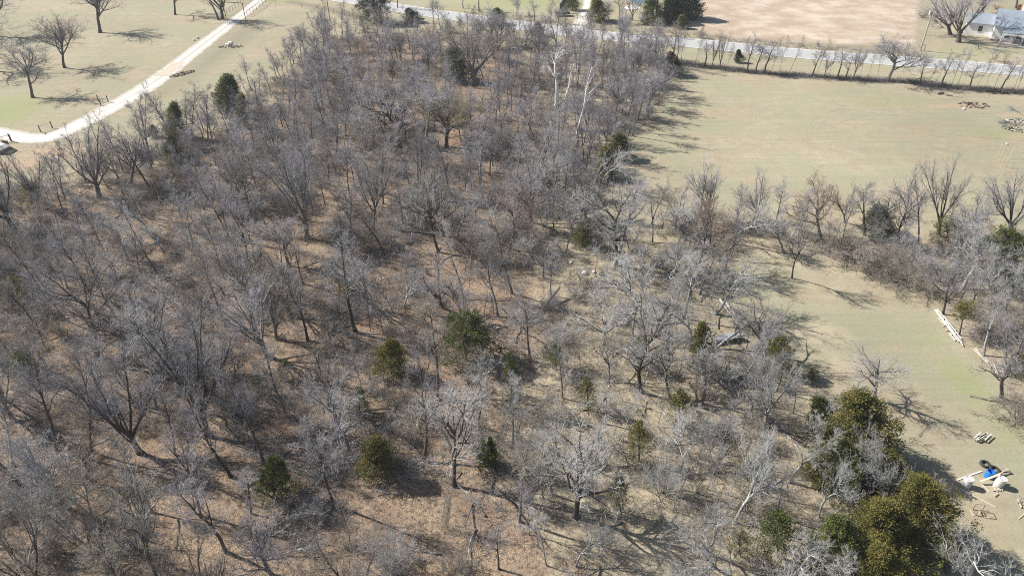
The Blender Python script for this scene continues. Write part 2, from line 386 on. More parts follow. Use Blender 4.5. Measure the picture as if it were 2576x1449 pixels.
# gravel drive: white limestone with two bright wheel tracks
m, t, b = new_mat('white_gravel', 0.95, 0.05)
uvn = N(t, 'ShaderNodeUVMap').outputs[0]; sep = N(t, 'ShaderNodeSeparateXYZ'); t.links.new(uvn, sep.inputs[0])
pos = N(t, 'ShaderNodeNewGeometry').outputs['Position']
au = math_(t, 'ABSOLUTE', sep.outputs[0])
n1, n2 = noise(t, 0.8, 5, 0.65, pos), noise(t, 6, 4, 0.7, pos)
grv = mix(t, n2, (0.47, 0.45, 0.415), (0.68, 0.66, 0.62))
far = ramp(t, math_(t, 'MULTIPLY', sep.outputs[1], 0.01), [(0.25, (0.0, 0.0, 0.0)), (0.6, (1, 1, 1))])
mid = math_(t, 'MULTIPLY', ramp(t, math_(t, 'ADD', au, math_(t, 'MULTIPLY', n1, 0.12)), [(0.10, (1, 1, 1)), (0.26, (0, 0, 0))]), far)
c = mix(t, math_(t, 'MULTIPLY', mid, 0.6), grv, (0.33, 0.31, 0.24))
edg = ramp(t, math_(t, 'ADD', au, math_(t, 'MULTIPLY', math_(t, 'SUBTRACT', n1, 0.5), 0.9)), [(0.50, (0, 0, 0)), (1.0, (1, 1, 1))])
c = mix(t, edg, c, (0.38, 0.34, 0.26))
t.links.new(c, b.inputs['Base Color']); bump(t, b, n2, 0.6, 0.03)
M['gravel'] = m
DRIVE = gp([(-260, 322), (-100, 325), (0, 335), (60, 347), (115, 348), (165, 331), (205, 311), (270, 277), (365, 222), (435, 172), (500, 121), (584, 57), (618, 32), (650, 4), (680, -22), (720, -60)])
strip('gravel_drive', DRIVE, 2.0, 0.02, M['gravel'], 0.12, widths=[1.8, 1.9, 2.2, 2.4, 2.1, 1.9, 1.8, 1.75, 1.7, 1.7])
m2, t, b = new_mat('tan_gravel_patch', 0.95, 0.05)
pos = N(t, 'ShaderNodeNewGeometry').outputs['Position']
t.links.new(mix(t, noise(t, 1.2, 5, 0.65, pos), (0.44, 0.36, 0.28), (0.58, 0.52, 0.44)), b.inputs['Base Color']); M['tan'] = m2
strip('dirt_patch', gp([(404, 192), (420, 181), (438, 169), (452, 158)]), 1.3, 0.035, M['tan'], 0.25, 0.5)

# highway: sun-bleached asphalt with shoulders and a centre line
m, t, b = new_mat('bleached_asphalt', 0.9, 0.15)
uvn = N(t, 'ShaderNodeUVMap').outputs[0]; sep = N(t, 'ShaderNodeSeparateXYZ'); t.links.new(uvn, sep.inputs[0])
pos = N(t, 'ShaderNodeNewGeometry').outputs['Position']; au = math_(t, 'ABSOLUTE', sep.outputs[0])
sc_ = N(t, 'ShaderNodeMapping'); sc_.inputs['Scale'].default_value = (0.15, 1.3, 1); t.links.new(pos, sc_.inputs['Vector'])
c = mix(t, noise(t, 1.2, 6, 0.7, sc_.outputs[0]), (0.33, 0.335, 0.34), (0.48, 0.48, 0.48))
whl = ramp(t, au, [(0.2, (0, 0, 0)), (0.34, (1, 1, 1)), (0.5, (0, 0, 0)), (0.62, (0, 0, 0)), (0.75, (1, 1, 1)), (0.86, (0, 0, 0))])
c = mix(t, math_(t, 'MULTIPLY', whl, 0.35), c, (0.33, 0.33, 0.335))
c = mix(t, ramp(t, au, [(0.86, (0, 0, 0)), (0.93, (1, 1, 1))]), c, (0.60, 0.58, 0.54))
t.links.new(c, b.inputs['Base Color']); M['asphalt'] = m
ROAD = gp([(560, -62), (700, -30), (830, -8), (905, 4), (1000, 21), (1100, 36), (1200, 50), (1320, 66), (1480, 87), (1640, 101), (1800, 115), (2000, 135), (2200, 150), (2400, 165), (2576, 180), (2800, 200), (3100, 222)])
strip('highway', ROAD, 3.5, 0.05, M['asphalt'], 0.05, 1.5)
M['yellow_line'] = plain('faded_yellow_line', (0.50, 0.45, 0.30), 0.8, 0.15)
strip('centre_line', ROAD, 0.07, 0.064, M['yellow_line'], 0, 1.5, cols=(-1, 1))
strip('farm_lane', gp([(1480, -20), (1478, 5), (1472, 30), (1462, 52), (1452, 75)]), 1.4, 0.03, M['gravel'], 0.15, 0.8, widths=[1.0, 1.1, 1.4, 2.0])
mp, t, b = new_mat('pond_water', 0.08, 0.5); b.inputs['Base Color'].default_value = (0.05, 0.13, 0.16, 1)
pos = N(t, 'ShaderNodeNewGeometry').outputs['Position']; bump(t, b, noise(t, 2.0, 3, 0.6, pos), 0.15, 0.05)
P = [G(1611 + 26 * math.cos(a), 2 + 8.5 * math.sin(a) - (3 if math.sin(a) < 0 else 0), 0.02) for a in np.linspace(0, 2 * math.pi, 24, endpoint=False)]
mbw = MB(); mbw.add(P, [tuple(range(24))]); tag(mbw.build('pond', mp), kind='structure')
P = [G(1590 + 19 * math.cos(a) * (1 + 0.2 * math.sin(3 * a)), 19 + 6 * math.sin(a), 0.02) for a in np.linspace(0, 2 * math.pi, 20, endpoint=False)]
mbw = MB(); mbw.add(P, [tuple(range(20))]); tag(mbw.build('sand_bank', M['stone']), kind='structure')

# tyre tracks in the grass
M['track'] = plain('bare_track_soil', (0.36, 0.30, 0.22), 0.95, 0.3, sc=0.8)
for pts, w in (([(2466, 282), (2410, 279), (2354, 275), (2304, 282), (2247, 288), (2188, 283), (2128, 280), (2088, 295), (2062, 314), (2053, 335), (2057, 362), (2075, 388), (2096, 415)], 0.11),
               ([(2121, 274), (2088, 282), (2058, 292), (2035, 315), (2027, 345), (2035, 380)], 0.08),
               ([(2466, 282), (2500, 288), (2530, 300), (2560, 322)], 0.16), ([(2470, 273), (2510, 283), (2545, 276), (2600, 280)], 0.13), ([(2180, 290), (2120, 306), (2085, 330), (2075, 360)], 0.07),
               ([(150, 362), (110, 378), (60, 404), (0, 430)], 0.16), ([(135, 356), (90, 374), (30, 402), (-40, 428)], 0.15),
               ([(76, 352), (78, 366), (62, 380), (30, 392)], 0.10), ([(64, 354), (68, 364), (56, 374)], 0.10), ([(2576, 354), (2480, 348), (2400, 338), (2330, 330)], 0.06)):
    strip('tyre_track', gp(pts), w * 0.85, 0.012 + 0.004 * random.random(), M['track'], 0.04, 0.5, cols=(-1, 1))

# ---------------------------------------------------------------- growing bare trees (all branches as real tapered stems)
def unit(a): return a / (np.linalg.norm(a, axis=-1, keepdims=True) + 1e-9)
def perp(d, az):
    ref = np.where(np.abs(d[:, 2:3]) < 0.9, np.array([[0, 0, 1.0]]), np.array([[1.0, 0, 0]]))
    u = unit(np.cross(d, ref)); v = np.cross(d, u)
    return u * np.cos(az)[:, None] + v * np.sin(az)[:, None]
def walk(r, start, d, length, k, wander, up, r0, tip):
    """start (N,3), direction, length -> polylines (N,k,3) and radii (N,k)"""
    n = len(start); P = np.zeros((n, k, 3)); P[:, 0] = start; cur = unit(d); st = (length / (k - 1))[:, None]
    for i in range(1, k):
        cur = unit(cur + r.normal(0, wander, (n, 3)) + np.array([0, 0, up]))
        P[:, i] = P[:, i - 1] + cur * st
    f = np.linspace(0, 1, k)[None, :]
    return P, r0[:, None] * (1 - f * (1 - tip))
def children(r, P, R, L, n, t0, t1, ang, lf, shape, k, wander, up, rf, rmin, tip=0.25, tpow=1.0):
    N_, K = P.shape[:2]
    pi = np.repeat(np.arange(N_), n); m = len(pi)
    t_ = t0 + (t1 - t0) * r.random(m) ** tpow
    x = t_ * (K - 1); i = np.minimum(x.astype(int), K - 2); f = (x - i)[:, None]
    s = P[pi, i] * (1 - f) + P[pi, i + 1] * f
    tg = unit(P[pi, i + 1] - P[pi, i]); rr = R[pi, i] * (1 - f[:, 0]) + R[pi, i + 1] * f[:, 0]
    a = np.radians(r.uniform(*ang, m)); az = r.uniform(0, 2 * np.pi, m)
    if N_ == 1: az = (np.arange(m) * 2.399 + r.uniform(-.4, .4, m)); t_ = t_
    d = tg * np.cos(a)[:, None] + perp(tg, az) * np.sin(a)[:, None]
    ln = L[pi] * lf * shape(t_) * r.uniform(0.65, 1.2, m)
    r0 = np.clip(np.minimum(rr * 0.75, ln * rf), rmin, None)
    P2, R2 = walk(r, s, d, ln, k, wander, up, r0, tip)
    return P2, R2, ln
def tubes(parts):
    """[(P,R,sides)] -> verts, quads/tris"""
    V, F, T = [], [], []; off = 0
    for P, R, m in parts:
        n, K = P.shape[:2]
        if n == 0: continue
        ax = unit(P[:, -1] - P[:, 0]); u = perp(ax, np.zeros(n)); v = np.cross(ax, u)
        th = np.arange(m) * 2 * np.pi / m
        ring = u[:, None, :] * np.cos(th)[None, :, None] + v[:, None, :] * np.sin(th)[None, :, None]   # n,m,3
        vs = P[:, :-1, None, :] + ring[:, None] * R[:, :-1, None, None]
        vs = vs.reshape(n, -1, 3); vs = np.concatenate([vs, P[:, -1:, :]], 1)
        nv = (K - 1) * m + 1
        base = off + np.arange(n)[:, None] * nv
        j = np.arange(m); j2 = (j + 1) % m
        if K > 2:
            q = np.concatenate([np.stack([i * m + j, i * m + j2, (i + 1) * m + j2, (i + 1) * m + j], 1) for i in range(K - 2)])
            q = (base[:, :, None] + q[None]).reshape(-1, 4); F.append(q.ravel()); T.append(np.full(len(q), 4))
        i = K - 2
        tr = np.stack([i * m + j, i * m + j2, np.full(m, nv - 1)], 1)
        tr = (base[:, :, None] + tr[None]).reshape(-1, 3); F.append(tr.ravel()); T.append(np.full(len(tr), 3))
        V.append(vs.reshape(-1, 3)); off += n * nv
    return np.concatenate(V), np.concatenate(F), np.concatenate(T)
ONE = lambda t: np.ones_like(t)
class Kind: pass
def grow(seed, style, H):
    """returns a Kind: trunk mesh, crown mesh, height, width; the base is the origin"""
    r = np.random.default_rng(seed)
    A = np.array
    if style in ('spread', 'gnarl', 'round'):
        th = H * r.uniform(0.48, 0.62)
        P0, R0 = walk(r, A([[0, 0, -0.15]]), A([[0, 0, 1.0]]), A([th]), 8, 0.07 if style != 'gnarl' else 0.16, 0.1, A([H * 0.0185]), 0.55)
        R0[:, 0] *= 1.45
        n1 = 9 if style == 'gnarl' else 11
        wa = {'spread': 0.20, 'round': 0.15, 'gnarl': 0.23}[style]
        P1, R1, L1 = children(r, P0, R0, A([H]), n1, 0.42, 1.0, (22, 60), 0.50, lambda t: 1.0 - 0.15 * t, 8, wa, 0.10, 0.024, 0.028, 0.2)
        P1b, R1b, L1b = children(r, P1, R1, L1, 3, 0.25, 0.75, (28, 58), 0.62, ONE, 7, wa * 1.1, 0.07, 0.022, 0.02, 0.2)
        dens = {'spread': 7, 'round': 8, 'gnarl': 6}[style]
        P2, R2, L2 = children(r, np.concatenate([P1[:, ::1][:, :7], P1b]), np.concatenate([R1[:, :7], R1b]), np.concatenate([L1, L1b]), dens, 0.2, 1.0, (28, 58), 0.44, lambda t: 1.1 - 0.5 * t, 5, wa * 0.8, 0.05, 0.014, 0.013, 0.3)
        P3, R3, L3 = children(r, P2, R2, L2, dens - 2, 0.15, 1.0, (25, 52), 0.55, lambda t: 1.1 - 0.5 * t, 4, 0.13, 0.04, 0.012, 0.0095, 0.45)
        P4, R4, L4 = children(r, P3, R3, L3, 2, 0.2, 1.0, (22, 50), 0.75, ONE, 3, 0.1, 0.03, 0.01, 0.0085, 0.5)
        tr = [(P0, R0, 8), (P1, R1, 6), (P1b, R1b, 5)]; cr = [(P2, R2, 3), (P3, R3, 3), (P4, R4, 3)]
    elif style == 'vase':
        P0, R0 = walk(r, A([[0, 0, -0.15]]), A([[0, 0, 1.0]]), A([H * 0.30]), 5, 0.05, 0.1, A([H * 0.028]), 0.75); R0[:, 0] *= 1.4
        P1, R1, L1 = children(r, P0, R0, A([H]), 8, 0.45, 1.0, (8, 34), 0.80, ONE, 9, 0.07, 0.045, 0.016, 0.04, 0.15)
        P1b, R1b, L1b = children(r, P1, R1, L1, 4, 0.2, 0.75, (14, 34), 0.5, lambda t: 1.1 - 0.4 * t, 7, 0.09, 0.05, 0.014, 0.02, 0.2)
        P2, R2, L2 = children(r, np.concatenate([P1[:, 2:], P1b]), np.concatenate([R1[:, 2:], R1b]), np.concatenate([L1, L1b]), 8, 0.1, 1.0, (18, 46), 0.30, lambda t: 1.15 - 0.5 * t, 5, 0.12, 0.06, 0.012, 0.012, 0.3)
        P3, R3, L3 = children(r, P2, R2, L2, 6, 0.15, 1.0, (20, 42), 0.55, lambda t: 1.1 - 0.4 * t, 4, 0.10, 0.05, 0.012, 0.0095, 0.4)
        P4, R4, L4 = children(r, P3, R3, L3, 2, 0.2, 1.0, (18, 40), 0.8, ONE, 3, 0.08, 0.03, 0.01, 0.0085, 0.5)
        tr = [(P0, R0, 8), (P1, R1, 6), (P1b, R1b, 5)]; cr = [(P2, R2, 3), (P3, R3, 3), (P4, R4, 3)]
    elif style in ('slim', 'sapling', 'white'):
        q = {'slim': 0.0145, 'sapling': 0.009, 'white': 0.022}[style]
        P0, R0 = walk(r, A([[0, 0, -0.15]]), A([[0, 0, 1.0]]), A([H]), 12, 0.055, 0.06, A([H * q]), 0.12); R0[:, 0] *= 1.3
        n1 = {'slim': 17, 'sapling': 13, 'white': 13}[style]
        P1, R1, L1 = children(r, P0, R0, A([H]), n1, 0.34 if style != 'white' else 0.45, 0.97, (24, 50), 0.34, lambda t: 1.25 - 0.85 * t, 7, 0.11, 0.07, 0.018, 0.014, 0.2)
        n2 = {'slim': 8, 'sapling': 6, 'white': 4}[style]
        P2, R2, L2 = children(r, P1, R1, L1, n2, 0.15, 1.0, (24, 52), 0.45, lambda t: 1.15 - 0.5 * t, 5, 0.14, 0.05, 0.013, 0.009, 0.3)
        P3, R3, L3 = children(r, P2, R2, L2, 5 if style != 'white' else 3, 0.15, 1.0, (22, 46), 0.6, ONE, 4, 0.10, 0.05, 0.012, 0.009, 0.45)
        P4, R4, L4 = children(r, P3, R3, L3, 2, 0.2, 1.0, (20, 44), 0.85, ONE, 3, 0.08, 0.03, 0.01, 0.008, 0.5)
        tr = [(P0, R0, 7), (P1, R1, 4)]; cr = [(P2, R2, 3), (P3, R3, 3), (P4, R4, 3)]
    elif style == 'shrub':
        n = 16; az = r.uniform(0, 6.28, n); tl = np.radians(r.uniform(8, 55, n))
        d = np.stack([np.sin(tl) * np.cos(az), np.sin(tl) * np.sin(az), np.cos(tl)], 1)
        s = np.stack([0.3 * np.cos(az), 0.3 * np.sin(az), np.full(n, -0.05)], 1)
        P0, R0 = walk(r, s, d, H * r.uniform(0.7, 1.1, n), 7, 0.13, 0.02, np.full(n, 0.035), 0.2)
        P2, R2, L2 = children(r, P0, R0, np.full(n, H), 10, 0.15, 1.0, (20, 60), 0.35, ONE, 5, 0.2, 0.0, 0.02, 0.009, 0.3)
        P3, R3, L3 = children(r, P2, R2, L2, 7, 0.15, 1.0, (25, 60), 0.5, ONE, 4, 0.25, 0.0, 0.02, 0.007, 0.4)
        P4, R4, L4 = children(r, P3, R3, L3, 3, 0.2, 1.0, (25, 60), 0.6, ONE, 3, 0.2, 0.0, 0.02, 0.0055, 0.5)
        tr = [(P0, R0, 4)]; cr = [(P2, R2, 3), (P3, R3, 3), (P4, R4, 3)]
    elif style == 'limb':       # a fallen branch on the litter
        P0, R0 = walk(r, A([[0, 0, 0.12]]), A([[1.0, 0, 0.02]]), A([H]), 8, 0.12, 0, A([H * 0.018]), 0.2)
        P1, R1, L1 = children(r, P0, R0, A([H]), 9, 0.25, 1.0, (25, 60), 0.4, ONE, 6, 0.15, 0, 0.014, 0.013, 0.25)
        P2, R2, L2 = children(r, P1, R1, L1, 6, 0.2, 1.0, (25, 60), 0.45, ONE, 4, 0.15, 0, 0.013, 0.009, 0.3)
        P3, R3, L3 = children(r, P2, R2, L2, 3, 0.2, 1.0, (25, 60), 0.5, ONE, 3, 0.15, 0, 0.013, 0.007, 0.4)
        for q in (P0, P1, P2, P3): q[..., 2] = np.abs(q[..., 2]) * 0.6 + 0.02
        tr = [(P0, R0, 6)]; cr = [(P1, R1, 4), (P2, R2, 3), (P3, R3, 3)]
    elif style == 'brush':      # low tangle on the woodland floor
        n = 18; az = r.uniform(0, 6.28, n); tl = np.radians(r.uniform(10, 85, n))
        d = np.stack([np.sin(tl) * np.cos(az), np.sin(tl) * np.sin(az), np.cos(tl)], 1)
        s = np.concatenate([r.normal(0, 0.55, (n, 2)), np.zeros((n, 1))], 1)
        P0, R0 = walk(r, s, d, r.uniform(0.5, 1.5, n), 5, 0.25, -0.03, np.full(n, 0.012), 0.3)
        P2, R2, L2 = children(r, P0, R0, np.full(n, 1.2), 5, 0.15, 1.0, (20, 70), 0.5, ONE, 4, 0.3, -0.03, 0.02, 0.007, 0.4)
        P3, R3, L3 = children(r, P2, R2, L2, 4, 0.15, 1.0, (25, 70), 0.5, ONE, 3, 0.25, 0.0, 0.02, 0.0055, 0.5)
        tr = [(P0, R0, 3)]; cr = [(P2, R2, 3), (P3, R3, 3)]
    k = Kind(); k.style = style
    tv, tf, tt = tubes(tr); cv, cf, ct = tubes(cr)
    top = cv[:, 2].max(); kf = H / top if style != 'limb' else 1.0
    tv *= kf; cv *= kf
    k.h = H; rad = np.hypot(cv[:, 0], cv[:, 1]); k.w = 2 * np.percentile(rad, 93)
    k.trunk = np_mesh('trunk', tv, tf, tt, [M['bark_dark']], smooth=True)
    k.crown = np_mesh('crown', cv, cf, ct, [M['twig_grey']])
    k.tris = int((tt - 2).sum() + (ct - 2).sum())
    k.spine = P0[0] * kf
    return k
def grow_cedar(seed, H, wr, n_cl=230, per=46, low=0.04, cone=0.5, leaf=0.036):
    """a juniper: dense sprays of short scaly twigs in clumps round the branch ends"""
    r = np.random.default_rng(seed); A = np.array
    z = low + (1 - low) * r.random(n_cl) ** 0.85
    az = r.uniform(0, 6.28, n_cl)
    prof = (1 - z) ** cone * np.minimum(1, 0.45 + z * 2.6)
    lump = (1 + 0.30 * np.sin(3 * az + seed) * np.sin(6 * z + seed) + 0.18 * np.sin(5 * az - 9 * z)) * r.uniform(0.75, 1.25, n_cl)
    rad = H * wr * prof * lump * np.sqrt(r.uniform(0.30, 1.05, n_cl))
    C_ = np.stack([rad * np.cos(az), rad * np.sin(az), z * H], 1)
    out = unit(np.stack([np.cos(az), np.sin(az), np.full(n_cl, 0.75)], 1))
    cs = H * (0.085 if leaf > 0.03 else 0.062) * r.uniform(0.6, 1.25, n_cl) * (1.1 - 0.5 * z)
    cl = np.repeat(np.arange(n_cl), per); m = len(cl)
    p = C_[cl] + r.normal(0, 1, (m, 3)) * cs[cl][:, None] * A([0.62, 0.62, 0.5])
    p[:, 2] = np.maximum(p[:, 2], 0.08)
    d = unit(out[cl] + r.normal(0, 0.62, (m, 3))); L = H * leaf * r.uniform(0.6, 1.5, m)
    side = perp(d, r.uniform(0, 6.28, m)) * (L * 0.17)[:, None]
    tip = p + d * L[:, None]; midp = p + d * (L * 0.45)[:, None]
    V = np.stack([p, midp + side, tip, midp - side], 1).reshape(-1, 3)
    F = (np.arange(m)[:, None] * 4 + np.arange(4)[None]).ravel()
    crown = np_mesh('crown', V, F, np.full(m, 4), [M['cedar_green']])
    cv = np.clip(0.5 + 0.22 * r.normal(0, 1, n_cl) + 0.18 * (z - 0.4), 0, 1)[cl] + r.normal(0, 0.08, m)
    at = crown.attributes.new('clump', 'FLOAT', 'POINT'); at.data.foreach_set('value', np.repeat(np.clip(cv, 0, 1), 4).astype(np.float32))
    P0, R0 = walk(r, A([[0, 0, -0.1]]), A([[0, 0, 1.0]]), A([H * 0.95]), 8, 0.03, 0.1, A([H * 0.022]), 0.1)
    s = np.stack([np.zeros(n_cl), np.zeros(n_cl), C_[:, 2] * 0.82], 1)
    Pb = np.stack([s, (s + C_) / 2 + A([0, 0, 0.03 * H]), C_], 1); Rb = np.stack([np.full(n_cl, 0.02), np.full(n_cl, 0.015), np.full(n_cl, 0.008)], 1)
    tv, tf, tt = tubes([(P0, R0, 7), (Pb, Rb, 3)])
    k = Kind(); k.style = 'cedar'; k.h = H; k.w = 2 * np.percentile(np.hypot(V[:, 0], V[:, 1]), 93)
    k.trunk = np_mesh('trunk', tv, tf, tt, [M['bark_dark']], smooth=True); k.crown = crown; k.tris = m * 2 + int((tt - 2).sum()); k.spine = P0[0]
    return k
K = {'spread': [grow(s, 'spread', 11) for s in (11, 12, 13, 14)], 'round': [grow(s, 'round', 10) for s in (21, 22, 23)], 'gnarl': [grow(s, 'gnarl', 9) for s in (31, 32, 33, 34)],
     'vase': [grow(s, 'vase', 12) for s in (41, 42, 43)], 'slim': [grow(s, 'slim', 11) for s in (51, 52, 53, 54, 55)], 'sapling': [grow(s, 'sapling', 7) for s in (61, 62, 63, 64)],
     'white': [grow(s, 'white', 12) for s in (71, 72)], 'shrub': [grow(s, 'shrub', 3.2) for s in (81, 82, 83)], 'brush': [grow(s, 'brush', 1.1) for s in (91, 92, 93, 94)], 'limb': [grow(s, 'limb', 3.5) for s in (95, 96, 97)],
     'cedar': [grow_cedar(101, 6, 0.30, cone=0.75), grow_cedar(102, 5, 0.36), grow_cedar(103, 6, 0.24, cone=0.8), grow_cedar(104, 5, 0.46, cone=0.4), grow_cedar(105, 7, 0.27, 330, 52, cone=0.7)],
     'bushcedar': [grow_cedar(111, 3, 0.65, 130, 40, 0.05, 0.35), grow_cedar(112, 4, 0.55, 200, 46, 0.05, 0.35)],
     'bigcedar': [grow_cedar(141, 6, 0.42, 330, 84, 0.03, 0.5, 0.022), grow_cedar(142, 6, 0.38, 300, 84, 0.03, 0.6, 0.022)],
     'wispcedar': [grow_cedar(131, 3.5, 0.34, 70, 44, 0.1, 0.6), grow_cedar(132, 4, 0.30, 80, 40, 0.1, 0.6)],
     'topcedar': [grow_cedar(121, 3.5, 0.30, 60, 40, 0.55, 0.35)]}
print('variant tris', {s: [k.tris for k in v] for s, v in K.items()}, sum(k.tris for v in K.values() for k in v))

# one vine-tangle mesh that wraps a trunk
def vine_mesh(seed, h, rad):
    r = np.random.default_rng(seed); n = 900
    z = r.random(n) ** 0.9 * h; az = r.uniform(0, 6.28, n); q = rad * (1.1 - 0.5 * z / h) * r.uniform(0.4, 1.2, n)
    s = np.stack([q * np.cos(az), q * np.sin(az), z], 1)
    d = np.stack([np.cos(az) * .6, np.sin(az) * .6, r.uniform(-1, 0.7, n)], 1) + r.normal(0, .4, (n, 3))
    P, R = walk(r, s, d, r.uniform(0.25, 0.8, n), 4, 0.35, -0.08, np.full(n, 0.010), 0.5)
    P[..., 2] = np.maximum(P[..., 2], 0.02)
    v, f, t_ = tubes([(P, R, 3)]); return np_mesh('vines', v, f, t_, [M['vine']])
VINE = [vine_mesh(5, 4.5, 0.5), vine_mesh(6, 2.6, 0.38)]

BARK = {'d': 'bark_dark', 'g': 'bark_grey', 'l': 'bark_lichen', 'w': 'bark_white'}
TWIG = {'g': 'twig_grey', 'b': 'twig_brown', 'r': 'twig_red', 'p': 'twig_pale', 'o': 'twig_olive', 'w': 'bark_white', 'G': 'cedar_green', 'B': 'cedar_bronze', 'D': 'cedar_dark'}
def tree(style, base, top=None, w=None, col='dg', label=None, cat='tree', group=None, var=None, h=None, rz=None, name=None, loc=None, tilt=None):
    """base, top: picture points of the foot and the top; w: crown width there"""
    b_ = Vector(loc) if loc is not None else G(*base)
    k = K[style][var % len(K[style]) if var is not None else random.randrange(len(K[style]))]
    if h is None:
        T = TOP(b_, *top); h = max(0.6, T.z); lean = Vector((T.x - b_.x, 0, h)).normalized(); hh = h
    else: lean = tilt or Vector((random.gauss(0, .05), random.gauss(0, .05), 1)).normalized(); hh = h
    s = hh / k.h
    y_mid = PX((b_.x, b_.y, hh * 0.6)); dep = b_.y * math.cos(PITCH) - (hh * 0.6 - CAM_H) * math.sin(PITCH)
    ws = s if w is None else (w * dep / 1717) / k.w
    ws = min(max(ws, s * 0.5), s * 2.2)
    o = link(name or ('cedar_tree' if 'cedar' in style else 'shrub' if style == 'shrub' else 'sapling' if style == 'sapling' else 'white_barked_tree' if style == 'white' else 'bare_tree'), None)
    o.empty_display_size = 0.3; o.location = b_; tag(o, label, cat, group)
    q = lean.to_track_quat('Z', 'Y') @ Quaternion((0, 0, 1), rz if rz is not None else random.uniform(0, 6.28))
    o.rotation_mode = 'QUATERNION'; o.rotation_quaternion = q; o.scale = (ws, ws, s)
    tr = link('trunk', k.trunk, o); cr = link('crown', k.crown, o)
    if 'cedar' not in style:
        tr.material_slots[0].link = 'OBJECT'; tr.material_slots[0].material = M[BARK[col[0]]]
    cr.material_slots[0].link = 'OBJECT'; cr.material_slots[0].material = M[TWIG[col[1]]]
    o['_h'] = PX(b_)[1] - PX((b_.x, b_.y, hh))[1]
    return o

# ---------------------------------------------------------------- trees and cedars the photograph shows singly
PLACED = []
def T(style, base, top, w, col, label, var=None, cat='tree', group=None, **kw):
    o = tree(style, base, top, w, col, label, cat, group, var, **kw); PLACED.append((o.location.x, o.location.y, max(0.9, 0.12 * (o['_h'] / SCALE(base[1]))))); return o
FG = 'big trees in the mown field'
T('spread', (252, 83), (215, -66), 135, 'dg', 'dark spreading tree in the mown field with its long shadow beside the gravel drive', 0, group=FG)
T('round', (163, 171), (124, 32), 132, 'dg', 'middle tree of the three dark field trees left of the gravel drive', 1, group=FG)
T('round', (83, 246), (33, 96), 165, 'dg', 'dark round-crowned field tree nearest the bend of the gravel drive', 2, group=FG)
T('spread', (-30, 180), (-75, 30), 170, 'dg', 'dark field tree cut by the left edge of the photo', 2, group=FG)
T('spread', (-8, 92), (-30, -60), 160, 'dg', 'topmost left field tree with drooping brown branches at the photo edge', 0, group=FG)
T('spread', (441, 38), (418, -95), 110, 'dg', 'tall dark trunk at the top edge left of the pipe gateway', 1, group=FG)
T('slim', (550, 51), (508, -60), 100, 'dg', 'leaning dark trunk of the pair beside the pipe gateway', 2, group=FG)
T('vase', (560, 49), (550, -95), 140, 'dg', 'upright dark trunk of the pair beside the pipe gateway', 0, group=FG)
WT = 'large bare trees in the wood'
o = T('vase', (772, 600), (738, 305), 215, 'gg', 'big vase-shaped grey tree with a vine-wrapped lower trunk', 0, group=WT)
v = link('vines', VINE[0], o); v.scale = (1.1, 1.1, 1.15)
T('vase', (250, 498), (222, 292), 165, 'gg', 'tall grey fan-shaped tree right beside the bend of the drive', 1, group=WT)
T('round', (332, 470), (325, 318), 150, 'gg', 'dense grey round tree between the drive bend and the small cedars', 1, group=WT)
T('vase', (1190, 212), (1195, 45), 190, 'gb', 'big tree with several dark stems right beside a dark cedar', 2, group=WT)
T('spread', (1003, 372), (955, 190), 200, 'dg', 'dark tree of crowded leaning stems behind the leafy path', 3, group=WT)
T('slim', (1068, 375), (1090, 180), 120, 'lg', 'tall pale-trunked tree leaning right above the leafy path', 1, group=WT)
T('round', (1124, 372), (1135, 232), 200, 'do', 'round tree with an orange-brown haze of twigs near the wood centre', 0, group=WT)
T('slim', (1221, 362), (1225, 265), 50, 'db', 'thin dark trunk standing right of the orange-brown tree', 3)
T('spread', (1102, 634), (1070, 425), 190, 'dp', 'dark straight trunk with flat wide pale crown in the middle of the wood', 1, group=WT)
T('spread', (1283, 630), (1312, 478), 120, 'dr', 'dark forked tree with reddish upper twigs in the middle of the wood', 2, group=WT)
T('slim', (895, 836), (832, 575), 150, 'dp', 'tall lone dark trunk leaning left over leaf litter', 0, group=WT)
T('gnarl', (1168, 812), (1142, 660), 120, 'dp', 'crooked dark trunk standing behind a low dark cedar', 1)
T('gnarl', (1016, 775), (1018, 640), 110, 'lp', 'crooked pale S-shaped tree in the middle of the wood', 2)
T('spread', (726, 670), (690, 545), 140, 'dg', 'stout dark trunk leaning left below the vine-wrapped tree', 0)
T('spread', (244, 900), (188, 590), 210, 'dg', 'tall double-trunked dark tree left of the black drum', 3, group=WT)
T('vase', (520, 1095), (450, 750), 260, 'dg', 'large tree with a broad lilac-grey crown in the left wood', 0, group=WT)
T('slim', (232, 1138), (150, 830), 130, 'dg', 'leaning dark trunk casting a thick shadow on the lower left litter', 4)
T('slim', (145, 1135), (60, 850), 140, 'dg', 'tall leaning trunk in the lower left wood', 1)
T('gnarl', (252, 1335), (95, 1040), 190, 'lg', 'pale leaning tree in the bottom left corner wood', 0, group=WT)
T('spread', (505, 1300), (420, 1075), 150, 'dg', 'forked dark tree leaning left over bright leaf litter at bottom left', 2)
T('spread', (400, 1470), (330, 1160), 170, 'dp', 'dark curving trunk at the bottom edge left of the green cedar', 0)
T('gnarl', (70, 1480), (75, 1215), 190, 'lp', 'dense pale crown in the bottom left corner', 0)
T('slim', (632, 1292), (610, 1180), 70, 'dg', 'small dark trunk just left of the round green cedar', 2)
T('spread', (1143, 1222), (1135, 955), 270, 'dp', 'large pale spreading tree at bottom centre', 1, group=WT)
s = T('sapling', (1116, 1330), (1132, 1225), 30, 'gp', 'short vine-clad snag at bottom centre below the pale spreading tree', 0); v = link('vines', VINE[0], s); v.scale = (1.5, 1.5, 1.1)
T('shrub', (985, 1452), (985, 1295), 150, 'lp', 'pale many-stemmed bush at the bottom edge', 0, cat='shrub')
